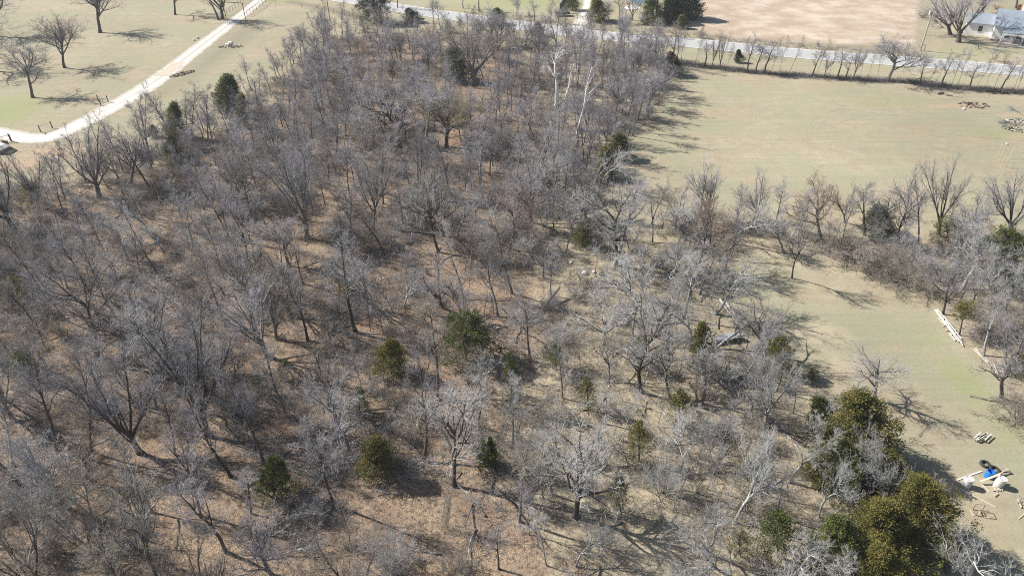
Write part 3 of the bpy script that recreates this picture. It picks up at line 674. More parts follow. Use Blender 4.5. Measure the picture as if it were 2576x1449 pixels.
T('slim', (1254, 1430), (1248, 1290), 70, 'dg', 'thin dark trunk at the bottom edge right of the pale many-stemmed bush', 3)
T('spread', (1613, 985), (1612, 700), 220, 'dp', 'large pale twisted tree between the middle wood and the clearing', 3, group=WT)
T('spread', (1552, 668), (1528, 400), 190, 'dp', 'dark tall tree of several trunks at the field corner', 3, group=WT)
T('slim', (1545, 670), (1640, 430), 110, 'lg', 'thin pale tree leaning right at the field corner', 2)
T('vase', (1478, 560), (1425, 420), 110, 'gg', 'narrow vase-shaped grey tree behind the small yellow cedar', 1)
RB = 'slender trees of the lower right wood'
T('slim', (1327, 1199), (1312, 1080), 60, 'gp', 'slim tree immediately left of the small dark cedar shadow in the lower middle', 0, group=RB)
T('slim', (1367, 1253), (1352, 1110), 70, 'lp', 'left one of two slim upright trees in the lower middle', 1, group=RB)
T('slim', (1389, 1244), (1372, 1060), 80, 'lp', 'right one of two slim upright trees in the lower middle', 2, group=RB)
T('gnarl', (1496, 1167), (1500, 1035), 110, 'lp', 'slim pale tree with a straight shadow left of the olive cedar', 2, group=RB)
T('slim', (1520, 1065), (1535, 960), 70, 'lp', 'slim pale tree just above the olive cedar shadow', 3, group=RB)
T('spread', (1446, 1300), (1444, 1085), 250, 'dp', 'big twisted tree with drooping pale limbs casting a huge branching shadow', 0, group=WT)
T('shrub', (1666, 1246), (1690, 1100), 110, 'lp', 'grey many-stemmed bush with dark shadow in the lower right wood', 1, cat='shrub')
T('gnarl', (1759, 1154), (1766, 1000), 90, 'lp', 'slim pale tree at the lower right, left of a forked leaning pair', 2, group=RB)
T('slim', (1802, 1165), (1852, 1000), 80, 'lp', 'pale-trunked leaning tree in the lower right wood', 4, group=RB)
T('spread', (1797, 1175), (1770, 1040), 80, 'lp', 'short forked tree at the foot of the pale-trunked leaning tree', 1, group=RB)
o = T('gnarl', (1786, 1396), (1794, 1190), 150, 'lp', 'stout trunk wrapped in pale vines near the bottom right', 1, group=RB)
v = link('vines', VINE[0], o); v.scale = (0.9, 0.9, 0.9)
T('gnarl', (1846, 1315), (1905, 1090), 150, 'lp', 'white-limbed tree leaning right near the bottom right', 3, group=RB)
T('slim', (1913, 1241), (1925, 1100), 80, 'lp', 'slim pale tree between the big bronze cedars and the white-limbed tree', 0, group=RB)
T('slim', (1957, 1301), (1968, 1150), 80, 'lp', 'slim pale tree left of the biggest bottom right cedar', 3, group=RB)
T('gnarl', (2160, 1215), (2160, 1050), 140, 'lp', 'pale branches poking out of the tall bronze cedar', 1, group=RB)
T('gnarl', (2215, 1330), (2235, 1130), 170, 'lp', 'white twisted tree between the two tall bronze cedars', 3, group=RB)
T('gnarl', (2060, 1300), (2080, 1110), 150, 'lp', 'pale twisted tree left of the two tall bronze cedars', 0, group=RB)
T('gnarl', (1990, 1460), (2010, 1290), 190, 'lp', 'white-limbed tree over bronze cedars at the bottom right edge', 2, group=RB)
T('gnarl', (2420, 1500), (2410, 1330), 220, 'wp', 'sprawling white tree in the bottom right corner', 1, group=RB)
T('vase', (1925, 1075), (1950, 880), 140, 'lp', 'pale many-stemmed tree left of the clearing', 2, group=RB)
T('spread', (2201, 1004), (2228, 858), 165, 'dp', 'lone small pale tree standing in the clearing', 2)
o = T('gnarl', (1992, 700), (2002, 510), 130, 'dp', 'lone dark-trunked tree on the upper rim of the clearing', 0)
T('spread', (1799, 790), (1880, 625), 170, 'lp', 'pale tree leaning right over the two white poles', 2)
T('gnarl', (1800, 880), (1900, 760), 150, 'lp', 'low pale tree leaning right over the metal sheet', 3)
T('slim', (1720, 800), (1760, 600), 100, 'lp', 'slim tree left of the two white poles', 1)
T('spread', (1756, 680), (1780, 480), 180, 'gr', 'grey tree with reddish twigs at the lower field edge', 1)
RG = 'trees along the lower field edge'
for i, (b_, t_, w_, c_, st, lab) in enumerate((
        ((1785, 560), (1778, 395), 110, 'gp', 'vase', 'pale fan-shaped tree at the lower field edge, leftmost of the row'),
        ((1908, 560), (1905, 425), 110, 'gg', 'vase', 'small fan-shaped tree with several stems at the lower field edge'),
        ((1950, 585), (1965, 440), 60, 'gg', 'slim', 'thin crooked stem right of the small fan-shaped field edge tree'),
        ((2065, 600), (2045, 430), 130, 'gr', 'round', 'grey tree with reddish crown behind the lone dark-trunked clearing tree'),
        ((2125, 560), (2120, 440), 70, 'gr', 'vase', 'narrow reddish tree at the lower field edge'),
        ((2174, 592), (2168, 430), 100, 'dg', 'slim', 'dark slim tree left of the round green cedar on the field edge'),
        ((2221, 606), (2245, 445), 100, 'dg', 'spread', 'dark leaning trunk below the round green cedar on the field edge'),
        ((2257, 619), (2292, 400), 120, 'dg', 'spread', 'tall dark forked trunk right of the round green cedar'),
        ((2311, 620), (2312, 400), 60, 'dg', 'slim', 'very straight thin dark trunk on the field edge'),
        ((2362, 592), (2378, 375), 120, 'dp', 'vase', 'tall open forked tree rising above the field edge'),
        ((2400, 600), (2470, 430), 120, 'lp', 'gnarl', 'pale tree leaning right from the field edge'),
        ((2544, 594), (2540, 415), 150, 'dg', 'vase', 'dark upright-branched tree at the right end of the field edge'))):
    T(st, b_, t_, w_, c_, lab, i, group=RG)
T('round', (2372, 790), (2405, 655), 130, 'dg', 'small dark tree beside the upper end of the white pipe stack', 2)
T('spread', (2520, 1000), (2550, 760), 190, 'dg', 'big grey tangled tree at the right edge behind the white pipe stack', 3)
T('gnarl', (2470, 700), (2440, 545), 130, 'lp', 'pale grey tree left of the dark green cedar at the right edge', 1)
T('shrub', (2150, 650), (2180, 560), 230, 'gb', 'sprawling thicket of arching brown branches above the clearing', 1, cat='shrub')
T('shrub', (2250, 690), (2260, 600), 200, 'gb', 'dark tangled bush at the upper rim of the clearing', 2, cat='shrub')
T('shrub', (2320, 735), (2310, 650), 150, 'gb', 'grey twiggy bush on the right of the clearing rim', 0, cat='shrub')
T('shrub', (2560, 860), (2560, 760), 200, 'lb', 'wide grey bush at the right edge beside the small yellow cedar', 2, cat='shrub')
T('shrub', (2560, 1060), (2570, 960), 160, 'gb', 'brown bush at the right edge beside the wood heap', 0, cat='shrub')
WH = 'white-barked trees'
T('white', (1401, 268), (1405, 105), 90, 'ww', 'left white-barked tree of the three in the upper wood', 0, group=WH)
T('white', (1417, 270), (1462, 140), 80, 'ww', 'middle white-barked tree of the three, leaning right', 1, group=WH)
T('white', (1451, 345), (1505, 140), 80, 'ww', 'tallest white-barked tree of the three, leaning right', 1, group=WH)
T('round', (2232, 207), (2262, 85), 150, 'gg', 'broad grey tree standing in the hedgerow below the highway', 0)
HT = 'house yard trees'
T('vase', (2390, 88), (2385, -60), 120, 'dg', 'middle bare tree in the yard left of the white house', 1, group=HT)
T('vase', (2410, 107), (2440, -40), 140, 'dg', 'nearest bare tree in the yard left of the white house', 2, group=HT)
T('gnarl', (2373, 72), (2360, 30), 60, 'dg', 'short stubby tree in the yard left of the white house', 0, group=HT)
T('spread', (2468, 40), (2480, -60), 110, 'gg', 'bare tree rising behind the white house', 2, group=HT)
T('spread', (2556, 22), (2560, -100), 110, 'dg', 'dark tree by a brown bush behind the white house', 1, group=HT)
T('sapling', (2498, 150), (2505, 105), 60, 'gp', 'small bare tree in front of the white house porch', 1)
T('shrub', (2322, 45), (2325, 25), 30, 'db', 'scrubby dark bush beside the slanted utility pole', 1, cat='shrub')
T('shrub', (2505, 24), (2515, 8), 60, 'gr', 'reddish brown bush in the yard behind the house', 0, cat='shrub')
# hedgerow along the highway
r_ = random.Random(4); HG = 'slender hedgerow trees below the highway'
def hedge_y(x): return float(np.interp(x, [1500, 1700, 1880, 2080, 2280, 2420, 2600], [140, 163, 184, 198, 209, 226, 238]))
HX = [1602, 1622, 1645, 1690, 1712, 1748, 1772, 1790, 1810, 1828, 1868, 1880, 1900, 1922, 1940, 1958, 1984, 2040, 2052, 2072, 2084, 2106, 2124, 2146, 2160, 2180, 2204, 2312, 2330, 2350, 2366, 2390, 2404, 2436, 2452, 2474, 2498, 2516, 2546, 2554, 2570]
for i, x in enumerate(HX):
    y = hedge_y(x) - r_.uniform(0, 3); hh = r_.uniform(66, 108) if x > 1690 else r_.uniform(70, 110)
    st = r_.choice(['sapling', 'slim', 'sapling', 'sapling', 'vase']) if x > 1690 else 'slim'
    T(st, (x, y), (x + (x - 1288) / 2900 * hh * 1.1 + r_.uniform(-4, 6), y - hh), r_.uniform(18, 32) if st != 'slim' else 60, r_.choice(['dg', 'db', 'gg']), None, i, group=HG)

CG = 'cedars'
def C(base, top, w, col, label, var=0, style='cedar'):
    return T(style, base, top, w, col, label, var, cat='cedar', group=CG)
C((944, 58), (935, -38), 82, 'dD', 'very large dark evergreen beside the highway at the top', 4, 'bigcedar')
C((1042, 56), (1022, 20), 45, 'dD', 'small dark evergreen between the large one and the parked car', 0)
C((576, 285), (574, 190), 66, 'dG', 'dark conical cedar at the upper left edge of the wood', 4)
C((610, 318), (606, 238), 40, 'dB', 'brownish cedar leaning against the dark conical cedar', 2)
C((442, 348), (437, 258), 50, 'dG', 'narrow dark cedar facing the gravel drive', 2)
C((384, 345), (384, 315), 30, 'dD', 'tiny dark cedar nearest the gravel drive', 1)
C((440, 405), (436, 335), 56, 'dG', 'dark green cedar below the narrow one facing the drive', 0)
C((1440, 26), (1440, -12), 36, 'dG', 'round cedar behind the curved board fence at the top', 1)
C((1508, 54), (1500, -2), 60, 'dB', 'bronze green cedar right beside the farm lane', 0)
C((1644, 60), (1640, -10), 55, 'dG', 'left cedar of the dark clump by the upright pole', 1)
C((1690, 58), (1690, -12), 56, 'dD', 'middle cedar of the dark clump at the tan field', 4)
C((1732, 48), (1735, -32), 66, 'dD', 'tallest dark cedar casting its shadow on the tan field', 4)
C((1716, 72), (1715, 38), 30, 'dB', 'small bronze cedar at the foot of the dark clump', 2)
C((1859, 158), (1858, 126), 24, 'dD', 'small dark cedar in the hedgerow below the highway', 0)
C((1252, 62), (1250, 22), 40, 'dG', 'small dark cedar at the far side of the wood by the highway', 1)
C((1355, 92), (1352, 58), 34, 'dD', 'small evergreen in the far trees just below the highway', 0)
C((1145, 203), (1138, 122), 75, 'dG', 'dark cedar left of the big many-stemmed tree', 1)
C((1553, 398), (1558, 338), 62, 'dB', 'bronze green cedar at the upper field edge', 1)
C((1524, 448), (1522, 372), 50, 'dB', 'narrow bronze cedar just below the upper field edge cedar', 2)
C((1466, 618), (1464, 558), 50, 'dB', 'yellowish cedar in the middle of the wood near the white rocks', 1)
C((985, 940), (984, 858), 84, 'dB', 'olive cedar with bronze top in the middle of the wood', 1)
C((942, 1195), (944, 1105), 92, 'dB', 'yellow-green cedar left of the large pale spreading tree', 1)
C((690, 1256), (688, 1160), 108, 'dG', 'round dark green cedar casting a black shadow at bottom left', 3)
C((1228, 1172), (1227, 1102), 58, 'dG', 'small dark cedar right of the large pale spreading tree', 0)
C((1172, 905), (1172, 795), 150, 'dG', 'low wide dark cedar in the very middle of the wood', 1, 'bushcedar')
C((1288, 1025), (1282, 890), 52, 'dG', 'narrow half-hidden green cedar right of centre', 2, 'wispcedar')
C((1768, 935), (1766, 815), 72, 'dB', 'bronze-topped cedar touching the metal sheet', 1)
C((1964, 935), (1966, 850), 84, 'dB', 'round olive cedar on the left rim of the clearing', 1, 'bushcedar')
C((2046, 958), (2045, 925), 36, 'dB', 'tiny olive cedar in the clearing rim', 0, 'bushcedar')
C((2165, 1155), (2163, 985), 180, 'dB', 'tall bronze-topped cedar on the clearing edge, upper one of two', 1, 'bigcedar')
C((2125, 1235), (2122, 1110), 120, 'dG', 'green cedar in the shade of the upper tall bronze cedar', 0, 'bigcedar')
C((2320, 1370), (2318, 1200), 180, 'dB', 'biggest bronze-green cedar beside the barrels', 4, 'bigcedar')
C((2225, 1400), (2220, 1262), 160, 'dB', 'broad bronze cedar left of the biggest one', 1, 'bigcedar')
C((2110, 1430), (2105, 1300), 140, 'dG', 'green cedar at the bottom edge under white branches', 3, 'bigcedar')
C((2068, 1200), (2066, 1120), 90, 'dB', 'loose bronze cedar on the left side of the tall cedar clump', 1)
C((2228, 1235), (2226, 1130), 110, 'dB', 'bronze cedar facing the clearing between the two tall ones', 0, 'bigcedar')
C((2215, 1480), (2212, 1370), 140, 'dB', 'bronze cedar cut by the bottom edge', 1, 'bigcedar')
C((1958, 1400), (1958, 1290), 100, 'dG', 'lower green cedar behind white branches at the bottom right', 1, 'wispcedar')
C((2075, 1100), (2060, 1000), 80, 'dG', 'dull green cedar left of the upper tall bronze cedar', 1)
C((855, 752), (850, 688), 52, 'dB', 'yellowish cedar behind the tall lone dark trunk', 1, 'wispcedar')
C((660, 695), (658, 636), 58, 'dB', 'soft green small cedar left of the stout dark trunk', 1, 'wispcedar')
C((1608, 1160), (1608, 1060), 66, 'dB', 'olive see-through cedar in the lower right wood', 2, 'wispcedar')
C((1718, 1075), (1712, 985), 72, 'dB', 'loose olive cedar below the bronze-topped one', 1, 'wispcedar')
C((1560, 1285), (1555, 1200), 60, 'dB', 'small cedar behind the big twisted tree with the huge shadow', 1, 'wispcedar')
C((1862, 1400), (1858, 1330), 55, 'dB', 'low olive cedar right beside the stout vine-wrapped trunk', 0, 'bushcedar')
C((2210, 585), (2210, 515), 74, 'dG', 'round green cedar on the lower field edge', 1)
C((2385, 610), (2380, 545), 84, 'dG', 'dull green cedar below the tall open forked tree', 0, 'bushcedar')
C((2535, 672), (2535, 578), 130, 'dG', 'wide dark green cedar at the right edge', 1, 'bushcedar')
C((2480, 690), (2478, 640), 90, 'dB', 'olive cedar left of the wide dark one at the right edge', 1, 'bushcedar')
C((2413, 842), (2436, 762), 52, 'dB', 'small yellow-bronze cedar on a bare stem beside the white pipe stack', 0, 'topcedar')
C((2570, 945), (2575, 890), 50, 'dB', 'orange-brown cedar at the right photo edge', 1)
C((905, 1040), (902, 975), 50, 'dG', 'small green cedar among branches left of centre bottom', 2, 'wispcedar')
C((645, 990), (645, 945), 44, 'dB', 'small olive cedar in the left wood', 0, 'wispcedar')
C((715, 960), (714, 905), 42, 'dB', 'faint olive cedar right of the lilac-grey crown', 1, 'wispcedar')
C((600, 470), (600, 425), 40, 'dG', 'small green cedar left of the big vase-shaped tree', 1, 'wispcedar')
C((30, 780), (30, 690), 60, 'dB', 'dull green cedar at the left photo edge', 0, 'wispcedar')
C((80, 520), (75, 455), 60, 'dG', 'faint dark cedar at the upper left wood corner', 0, 'bushcedar')
C((60, 950), (50, 880), 70, 'dG', 'dark green cedar under branches at the left edge', 1, 'bushcedar')
C((1700, 190), (1685, 130), 44, 'dD', 'dark evergreen at the top right corner of the wood', 2)
C((1880, 1210), (1878, 1150), 50, 'dB', 'small bronze cedar left of the tall cedar pair', 1, 'wispcedar')
C((1610, 930), (1608, 850), 56, 'dB', 'olive cedar behind the large pale twisted tree', 2, 'wispcedar')
C((1480, 1030), (1476, 950), 52, 'dB', 'faint olive cedar left of the large pale twisted tree', 2, 'wispcedar')
C((1400, 930), (1398, 870), 48, 'dG', 'small dim cedar right of the very middle of the wood', 1, 'wispcedar')

# ---------------------------------------------------------------- the rest of the wood, tree by tree
LM = [((358, 753), 'the black drum'), ((772, 560), 'the vine-wrapped tree'), ((690, 1215), 'the round dark cedar'), ((942, 1150), 'the yellow-green cedar'), ((1140, 1080), 'the pale spreading tree'),
      ((985, 900), 'the central olive cedar'), ((1172, 850), 'the low wide cedar'), ((895, 730), 'the tall lone trunk'), ((1125, 300), 'the orange-brown tree'), ((1145, 160), 'the upper dark cedar'),
      ((574, 235), 'the dark conical cedar'), ((440, 300), 'the narrow drive cedar'), ((250, 400), 'the drive bend'), ((944, 20), 'the large top evergreen'), ((1040, 42), 'the parked car'),
      ((1425, 190), 'the white-barked trees'), ((1553, 370), 'the field edge cedar'), ((1464, 590), 'the yellowish middle cedar'), ((1480, 686), 'the white rocks'), ((1612, 830), 'the pale twisted tree'),
      ((1768, 875), 'the bronze-topped cedar'), ((1830, 775), 'the two white poles'), ((2000, 620), 'the lone clearing tree'), ((2210, 550), 'the round field edge cedar'), ((2535, 620), 'the wide right edge cedar'),
      ((2385, 830), 'the white pipe stack'), ((2165, 1080), 'the upper bronze cedar'), ((2322, 1300), 'the biggest cedar'), ((1448, 1210), 'the huge-shadow tree'), ((1666, 1180), 'the grey shadowed bush'),
      ((1790, 1300), 'the vine-wrapped stout trunk'), ((1608, 1110), 'the see-through cedar'), ((985, 1380), 'the pale bottom bush'), ((450, 900), 'the lilac-grey crown'), ((244, 740), 'the double dark trunk'),
      ((75, 1330), 'the corner pale crown'), ((460, 1190), 'the leaning forked tree'), ((950, 450), 'the leafy path'), ((1560, 60), 'the farm lane'), ((2230, 140), 'the broad hedgerow tree'), ((1732, 40), 'the top cedar clump'),
      ((60, 490), 'the upper left wood corner'), ((250, 1335), 'the pale leaning corner tree'), ((2500, 60), 'the white house')]
DESC = {'dg': 'dark grey', 'gg': 'grey', 'db': 'dark brown-twigged', 'gb': 'brown-twigged', 'lp': 'pale lichened', 'gp': 'pale-twigged', 'gr': 'reddish-twigged', 'dp': 'dark-trunked pale', 'lg': 'light-barked', 'do': 'orange-brown', 'wp': 'white-limbed'}
SHP = {'spread': 'spreading bare tree', 'round': 'round-crowned tree', 'gnarl': 'crooked bare tree', 'vase': 'fan-shaped tree', 'slim': 'slim upright tree', 'sapling': 'thin sapling', 'shrub': 'twiggy bush', 'white': 'white-barked tree'}
AUTO = []
def auto_label(items):
    """items: (object, style, colours, picture point) -> each gets a label of its own: look, side and rank from the nearest landmark"""
    bag = {}
    for o, st, col, p in items:
        (lx, ly), nm = min(LM, key=lambda l: math.hypot(l[0][0] - p[0], (l[0][1] - p[1]) * 1.2))
        dx, dy = p[0] - lx, (p[1] - ly) * 1.2
        side = ('right of' if dx > 0 else 'left of') if abs(dx) > 1.6 * abs(dy) else ('below' if dy > 0 else 'above') if abs(dy) > 1.6 * abs(dx) else ('down and right of' if dx > 0 and dy > 0 else 'down and left of' if dy > 0 else 'up and right of' if dx > 0 else 'up and left of')
        bag.setdefault((DESC.get(col, 'grey'), SHP[st], side, nm), []).append((math.hypot(dx, dy), o))
    ordn = ['nearest', 'second nearest', 'third nearest', 'fourth nearest', 'fifth nearest', 'sixth nearest', 'seventh nearest', 'eighth nearest', 'ninth nearest', 'tenth nearest', 'eleventh nearest', 'twelfth nearest']
    for (d_, s_, side, nm), lst in bag.items():
        lst.sort(key=lambda e: e[0])
        for i, (_, o) in enumerate(lst):
            o['label'] = (f'{d_} {s_} {side} {nm}' if len(lst) == 1 else f'{d_} {s_}, {ordn[min(i, 11)]} {side} {nm}')
woodP, stripP = np.asarray(WOOD), np.asarray(STRIP)
def inside(p, poly): return dist_poly(np.array([[p[0], p[1]]]), poly)[0] < -0.3
DENS = [((0, 650), 420, 0.62), ((100, 1000), 350, 0.5), ((500, 620), 350, 0.5), ((700, 400), 250, 0.6), ((450, 450), 150, 0.8), ((700, 250), 180, 0.8), ((900, 150), 180, 0.55), ((1150, 110), 200, 0.6), ((1400, 130), 200, 0.65),
        ((1600, 180), 130, 1.1), ((1560, 280), 90, 1.0), ((1300, 250), 200, 0.45), ((1400, 450), 150, 0.7), ((1150, 500), 180, 0.6), ((500, 1000), 300, 0.7), ((850, 900), 200, 0.5), ((900, 1330), 260, 0.3),
        ((1300, 850), 220, 0.38), ((1500, 850), 200, 0.35), ((1600, 1100), 250, 0.45), ((1640, 1350), 120, 0.02), ((1900, 1150), 200, 0.5), ((2000, 1380), 220, 0.5), ((1750, 700), 200, 0.55), ((2400, 620), 300, 0.6), ((2500, 800), 200, 0.6),
        ((400, 1320), 150, 0.2), ((200, 1350), 200, 0.6), ((950, 460), 70, 0.05), ((2200, 620), 200, 0.4), ((1000, 1350), 150, 0.25), ((1450, 1250), 120, 0.4), ((1250, 1350), 130, 0.45)]
DA = np.array([(x, y, r, v) for (x, y), r, v in DENS])
def density(px, py):
    w_ = np.exp(-(((DA[:, 0] - px) / DA[:, 2]) ** 2 + ((DA[:, 1] - py) / (DA[:, 2] * 0.75)) ** 2) * 1.3) + 1e-6
    return float((w_ * DA[:, 3]).sum() / w_.sum())
cand = []; grid = {}
def near_ok(x, y, dmin):
    gx, gy = int(x // 3), int(y // 3)
    for a in (-1, 0, 1):
        for b2 in (-1, 0, 1):
            for (qx, qy, qr) in grid.get((gx + a, gy + b2), ()):
                if (qx - x) ** 2 + (qy - y) ** 2 < max(dmin, qr) ** 2: return False
    return True
for x, y, rr in PLACED: grid.setdefault((int(x // 3), int(y // 3)), []).append((x, y, rr))
KEEP = [(358, 753, 24), (1838, 780, 40), (1835, 855, 50), (1472, 686, 26), (2440, 1230, 110), (2462, 1107, 40), (2385, 830, 50), (2480, 910, 50), (1240, 822, 40), (956, 703, 20), (1039, 50, 34), (5, 380, 34), (1124, 372, 46), (1190, 212, 38), (772, 600, 50), (895, 836, 40), (1143, 1222, 60), (1613, 985, 46), (1102, 634, 40), (520, 1095, 45), (250, 498, 40), (1420, 270, 38), (1446, 1300, 50), (690, 1256, 40), (942, 1195, 36), (985, 940, 34), (574, 285, 30), (1283, 630, 30), (1640, 1390, 60), (2400, 1240, 60), (2395, 1300, 50), (2360, 1200, 60), (2350, 1270, 60), (20, 385, 70), (118, 330, 40)]
fill = []
rg = np.random.default_rng(99); NC = 16001
CA = np.where(rg.random((NC, 1)) < 0.72, np.stack([rg.uniform(-135, 60, NC), rg.uniform(20, 172, NC)], 1), np.stack([rg.uniform(0, 80, NC), rg.uniform(24, 110, NC)], 1))
CI = (dist_poly(CA, woodP) < -0.3) | (dist_poly(CA, stripP) < -0.3); CA = CA.tolist()
R2 = random.Random(99); tries = 0
while tries < 16000:
    tries += 1
    x, y = CA[tries]
    if not CI[tries]: continue
    px, py = PX((x, y, 0))
    if px < -160 or px > 2700 or py > 1620: continue
    dn = density(px, py)
    if R2.random() > dn: continue
    if any(abs(px - a) < r * 1.2 and -8 < py - b2 < r * 2.2 for a, b2, r in KEEP): continue
    if not near_ok(x, y, 1.45 / math.sqrt(max(dn, 0.15)) + 0.15): continue
    grid.setdefault((int(x // 3), int(y // 3)), []).append((x, y, 1.0)); fill.append((x, y, px, py, dn))
n_fill = len(fill)
for k in range(9000, 16000):        # a lighter layer of thin stems between the trees
    if len(fill) - n_fill >= 230: break
    if not CI[k]: continue
    x, y = CA[k]; px, py = PX((x, y, 0))
    if px < -120 or px > 2650 or py > 1560 or R2.random() > 0.25 + density(px, py): continue
    if any(abs(px - a) < r * 0.8 and -8 < py - b2 < r * 1.2 for a, b2, r in KEEP) or not near_ok(x, y, 1.0): continue
    grid.setdefault((int(x // 3), int(y // 3)), []).append((x, y, 0.9)); fill.append((x, y, px, py, -1))
specs = []
for x, y, px, py, dn in fill:
    lower_right = px > 1350 and py > 560
    u = R2.random()
    if dn < 0:
        st = 'sapling'; col = R2.choice(['lp', 'gp', 'gb'] if lower_right else ['gg', 'dg', 'db', 'gb']); h = R2.uniform(3.2, 6.0)
    elif lower_right:
        st = 'gnarl' if u < 0.42 else 'slim' if u < 0.70 else 'sapling' if u < 0.85 else 'shrub'
        col = R2.choice(['lp', 'lp', 'gp', 'dp', 'gb', 'lg']); h = {'gnarl': R2.uniform(4, 7.5), 'slim': R2.uniform(5, 8.5), 'sapling': R2.uniform(3, 5.5), 'shrub': R2.uniform(1.6, 3.2)}[st]
    elif py < 330:
        st = 'slim' if u < 0.40 else 'sapling' if u < 0.62 else 'vase' if u < 0.76 else 'round' if u < 0.86 else 'shrub'
        col = R2.choice(['gg', 'gg', 'dg', 'gb', 'gp', 'gr'] if px > 900 else ['gg', 'gg', 'dg', 'gb']); h = {'slim': R2.uniform(6, 11), 'sapling': R2.uniform(4, 7.5), 'vase': R2.uniform(7, 11), 'round': R2.uniform(6, 9), 'shrub': R2.uniform(2, 4)}[st]
        if px < 760: h *= 0.75
        h *= 0.9
    else:
        st = 'slim' if u < 0.42 else 'vase' if u < 0.50 else 'spread' if u < 0.64 else 'gnarl' if u < 0.72 else 'sapling' if u < 0.86 else 'shrub'
        col = R2.choice(['gg', 'dg', 'dg', 'gb', 'lg', 'gp', 'db', 'dg']) if st != 'shrub' else R2.choice(['dg', 'db', 'gb']); h = {'slim': R2.uniform(6.5, 10.5), 'vase': R2.uniform(7, 10), 'spread': R2.uniform(6.5, 9.5), 'gnarl': R2.uniform(4.5, 7.5), 'sapling': R2.uniform(3.5, 6), 'shrub': R2.uniform(1.8, 3.5)}[st]
    size = h * SCALE(py); specs.append((size if st not in ('shrub',) else size * 1.2, x, y, px, py, st, col, h))
specs.sort(key=lambda s: -s[0])
TREES_LEFT = 300 - sum(1 for o in COL.objects if o.get('category') == 'tree')
SHRUBS_LEFT = 150
far_items = []; autos = []
GRP = {'tree': 'bare trees crowding the wood', 'sapling': 'thin saplings in the wood', 'shrub': 'twiggy bushes in the wood'}
n_t = n_s = n_sap = 0
for size, x, y, px, py, st, col, h in specs:
    cat = st if st in ('sapling', 'shrub') else 'tree'
    ok = (cat == 'tree' and n_t < TREES_LEFT) or (cat == 'shrub' and n_s < SHRUBS_LEFT) or (cat == 'sapling' and n_sap < 255)
    tlt = Vector((R2.gauss(-0.03 if px < 1300 else 0.06, .14), R2.gauss(0, .10), 1)).normalized(); rz = R2.uniform(0, 6.28); var = R2.randrange(12)
    if ok:
        n_t += cat == 'tree'; n_s += cat == 'shrub'; n_sap += cat == 'sapling'
        o = tree(st, None, None, None, col, None, cat, GRP[cat], var, h=h, rz=rz, loc=(x, y, 0), tilt=tlt)
        f = R2.uniform(0.85, 1.15); o.scale[0] *= f; o.scale[1] *= f
        autos.append((o, st, col, (px, py - size * 0.3)))
    else: far_items.append((x, y, st, h, tlt, rz))
for o in list(COL.objects):
    if o.get('group') == HG: autos.append((o, {'bare_tree': 'slim', 'sapling': 'sapling'}[o.name.split('.')[0]], 'dg', PX(o.location)))
auto_label(autos)
print('individual', n_t, n_s, n_sap, 'far', len(far_items))

# ---------------------------------------------------------------- stuff made of many small plants: one object each
SRC = bpy.data.collections.new('plant_sources')       # source plants, not part of the scene by themselves
def scatter(name, sources, pts, label=None):
    """pts: (x, y, z, (rx, ry, rz), scale, index)"""
    sub = bpy.data.collections.new(name + '_sources'); SRC.children.link(sub)
    for i, me in enumerate(sources):
        o = bpy.data.objects.new(f'{name}_{chr(97 + i)}', me); sub.objects.link(o)
    me = bpy.data.meshes.new(name); me.from_pydata([p[:3] for p in pts], [], [])
    a = me.attributes.new('turn', 'FLOAT_VECTOR', 'POINT'); a.data.foreach_set('vector', np.array([p[3] for p in pts], np.float32).ravel())
    a = me.attributes.new('grow', 'FLOAT', 'POINT'); a.data.foreach_set('value', np.array([p[4] for p in pts], np.float32))
    a = me.attributes.new('pick', 'INT', 'POINT'); a.data.foreach_set('value', np.array([p[5] for p in pts], np.int32))
    ng = bpy.data.node_groups.new(name, 'GeometryNodeTree')
    ng.interface.new_socket('Geometry', in_out='INPUT', socket_type='NodeSocketGeometry'); ng.interface.new_socket('Geometry', in_out='OUTPUT', socket_type='NodeSocketGeometry')
    gi, go = ng.nodes.new('NodeGroupInput'), ng.nodes.new('NodeGroupOutput')
    mp_ = ng.nodes.new('GeometryNodeMeshToPoints'); ip = ng.nodes.new('GeometryNodeInstanceOnPoints'); ci = ng.nodes.new('GeometryNodeCollectionInfo')
    ci.inputs['Collection'].default_value = sub; ci.inputs['Separate Children'].default_value = True; ci.inputs['Reset Children'].default_value = True
    def na(nm, ty):
        n = ng.nodes.new('GeometryNodeInputNamedAttribute'); n.data_type = ty; n.inputs['Name'].default_value = nm; return n.outputs['Attribute']
    L = ng.links.new
    L(gi.outputs[0], mp_.inputs['Mesh']); L(mp_.outputs[0], ip.inputs['Points']); L(ci.outputs[0], ip.inputs['Instance'])
    ip.inputs['Pick Instance'].default_value = True; L(na('pick', 'INT'), ip.inputs['Instance Index'])
    e2r = ng.nodes.new('FunctionNodeEulerToRotation'); L(na('turn', 'FLOAT_VECTOR'), e2r.inputs[0]); L(e2r.outputs[0], ip.inputs['Rotation'])
    L(na('grow', 'FLOAT'), ip.inputs['Scale']); L(ip.outputs[0], go.inputs[0])
    ob = link(name, me); md = ob.modifiers.new(name, 'NODES'); md.node_group = ng
    return tag(ob, label, kind='stuff')
def recol(me, mat):
    c = me.copy(); c.materials.clear(); c.materials.append(mat); return c
src = []; sidx = {}
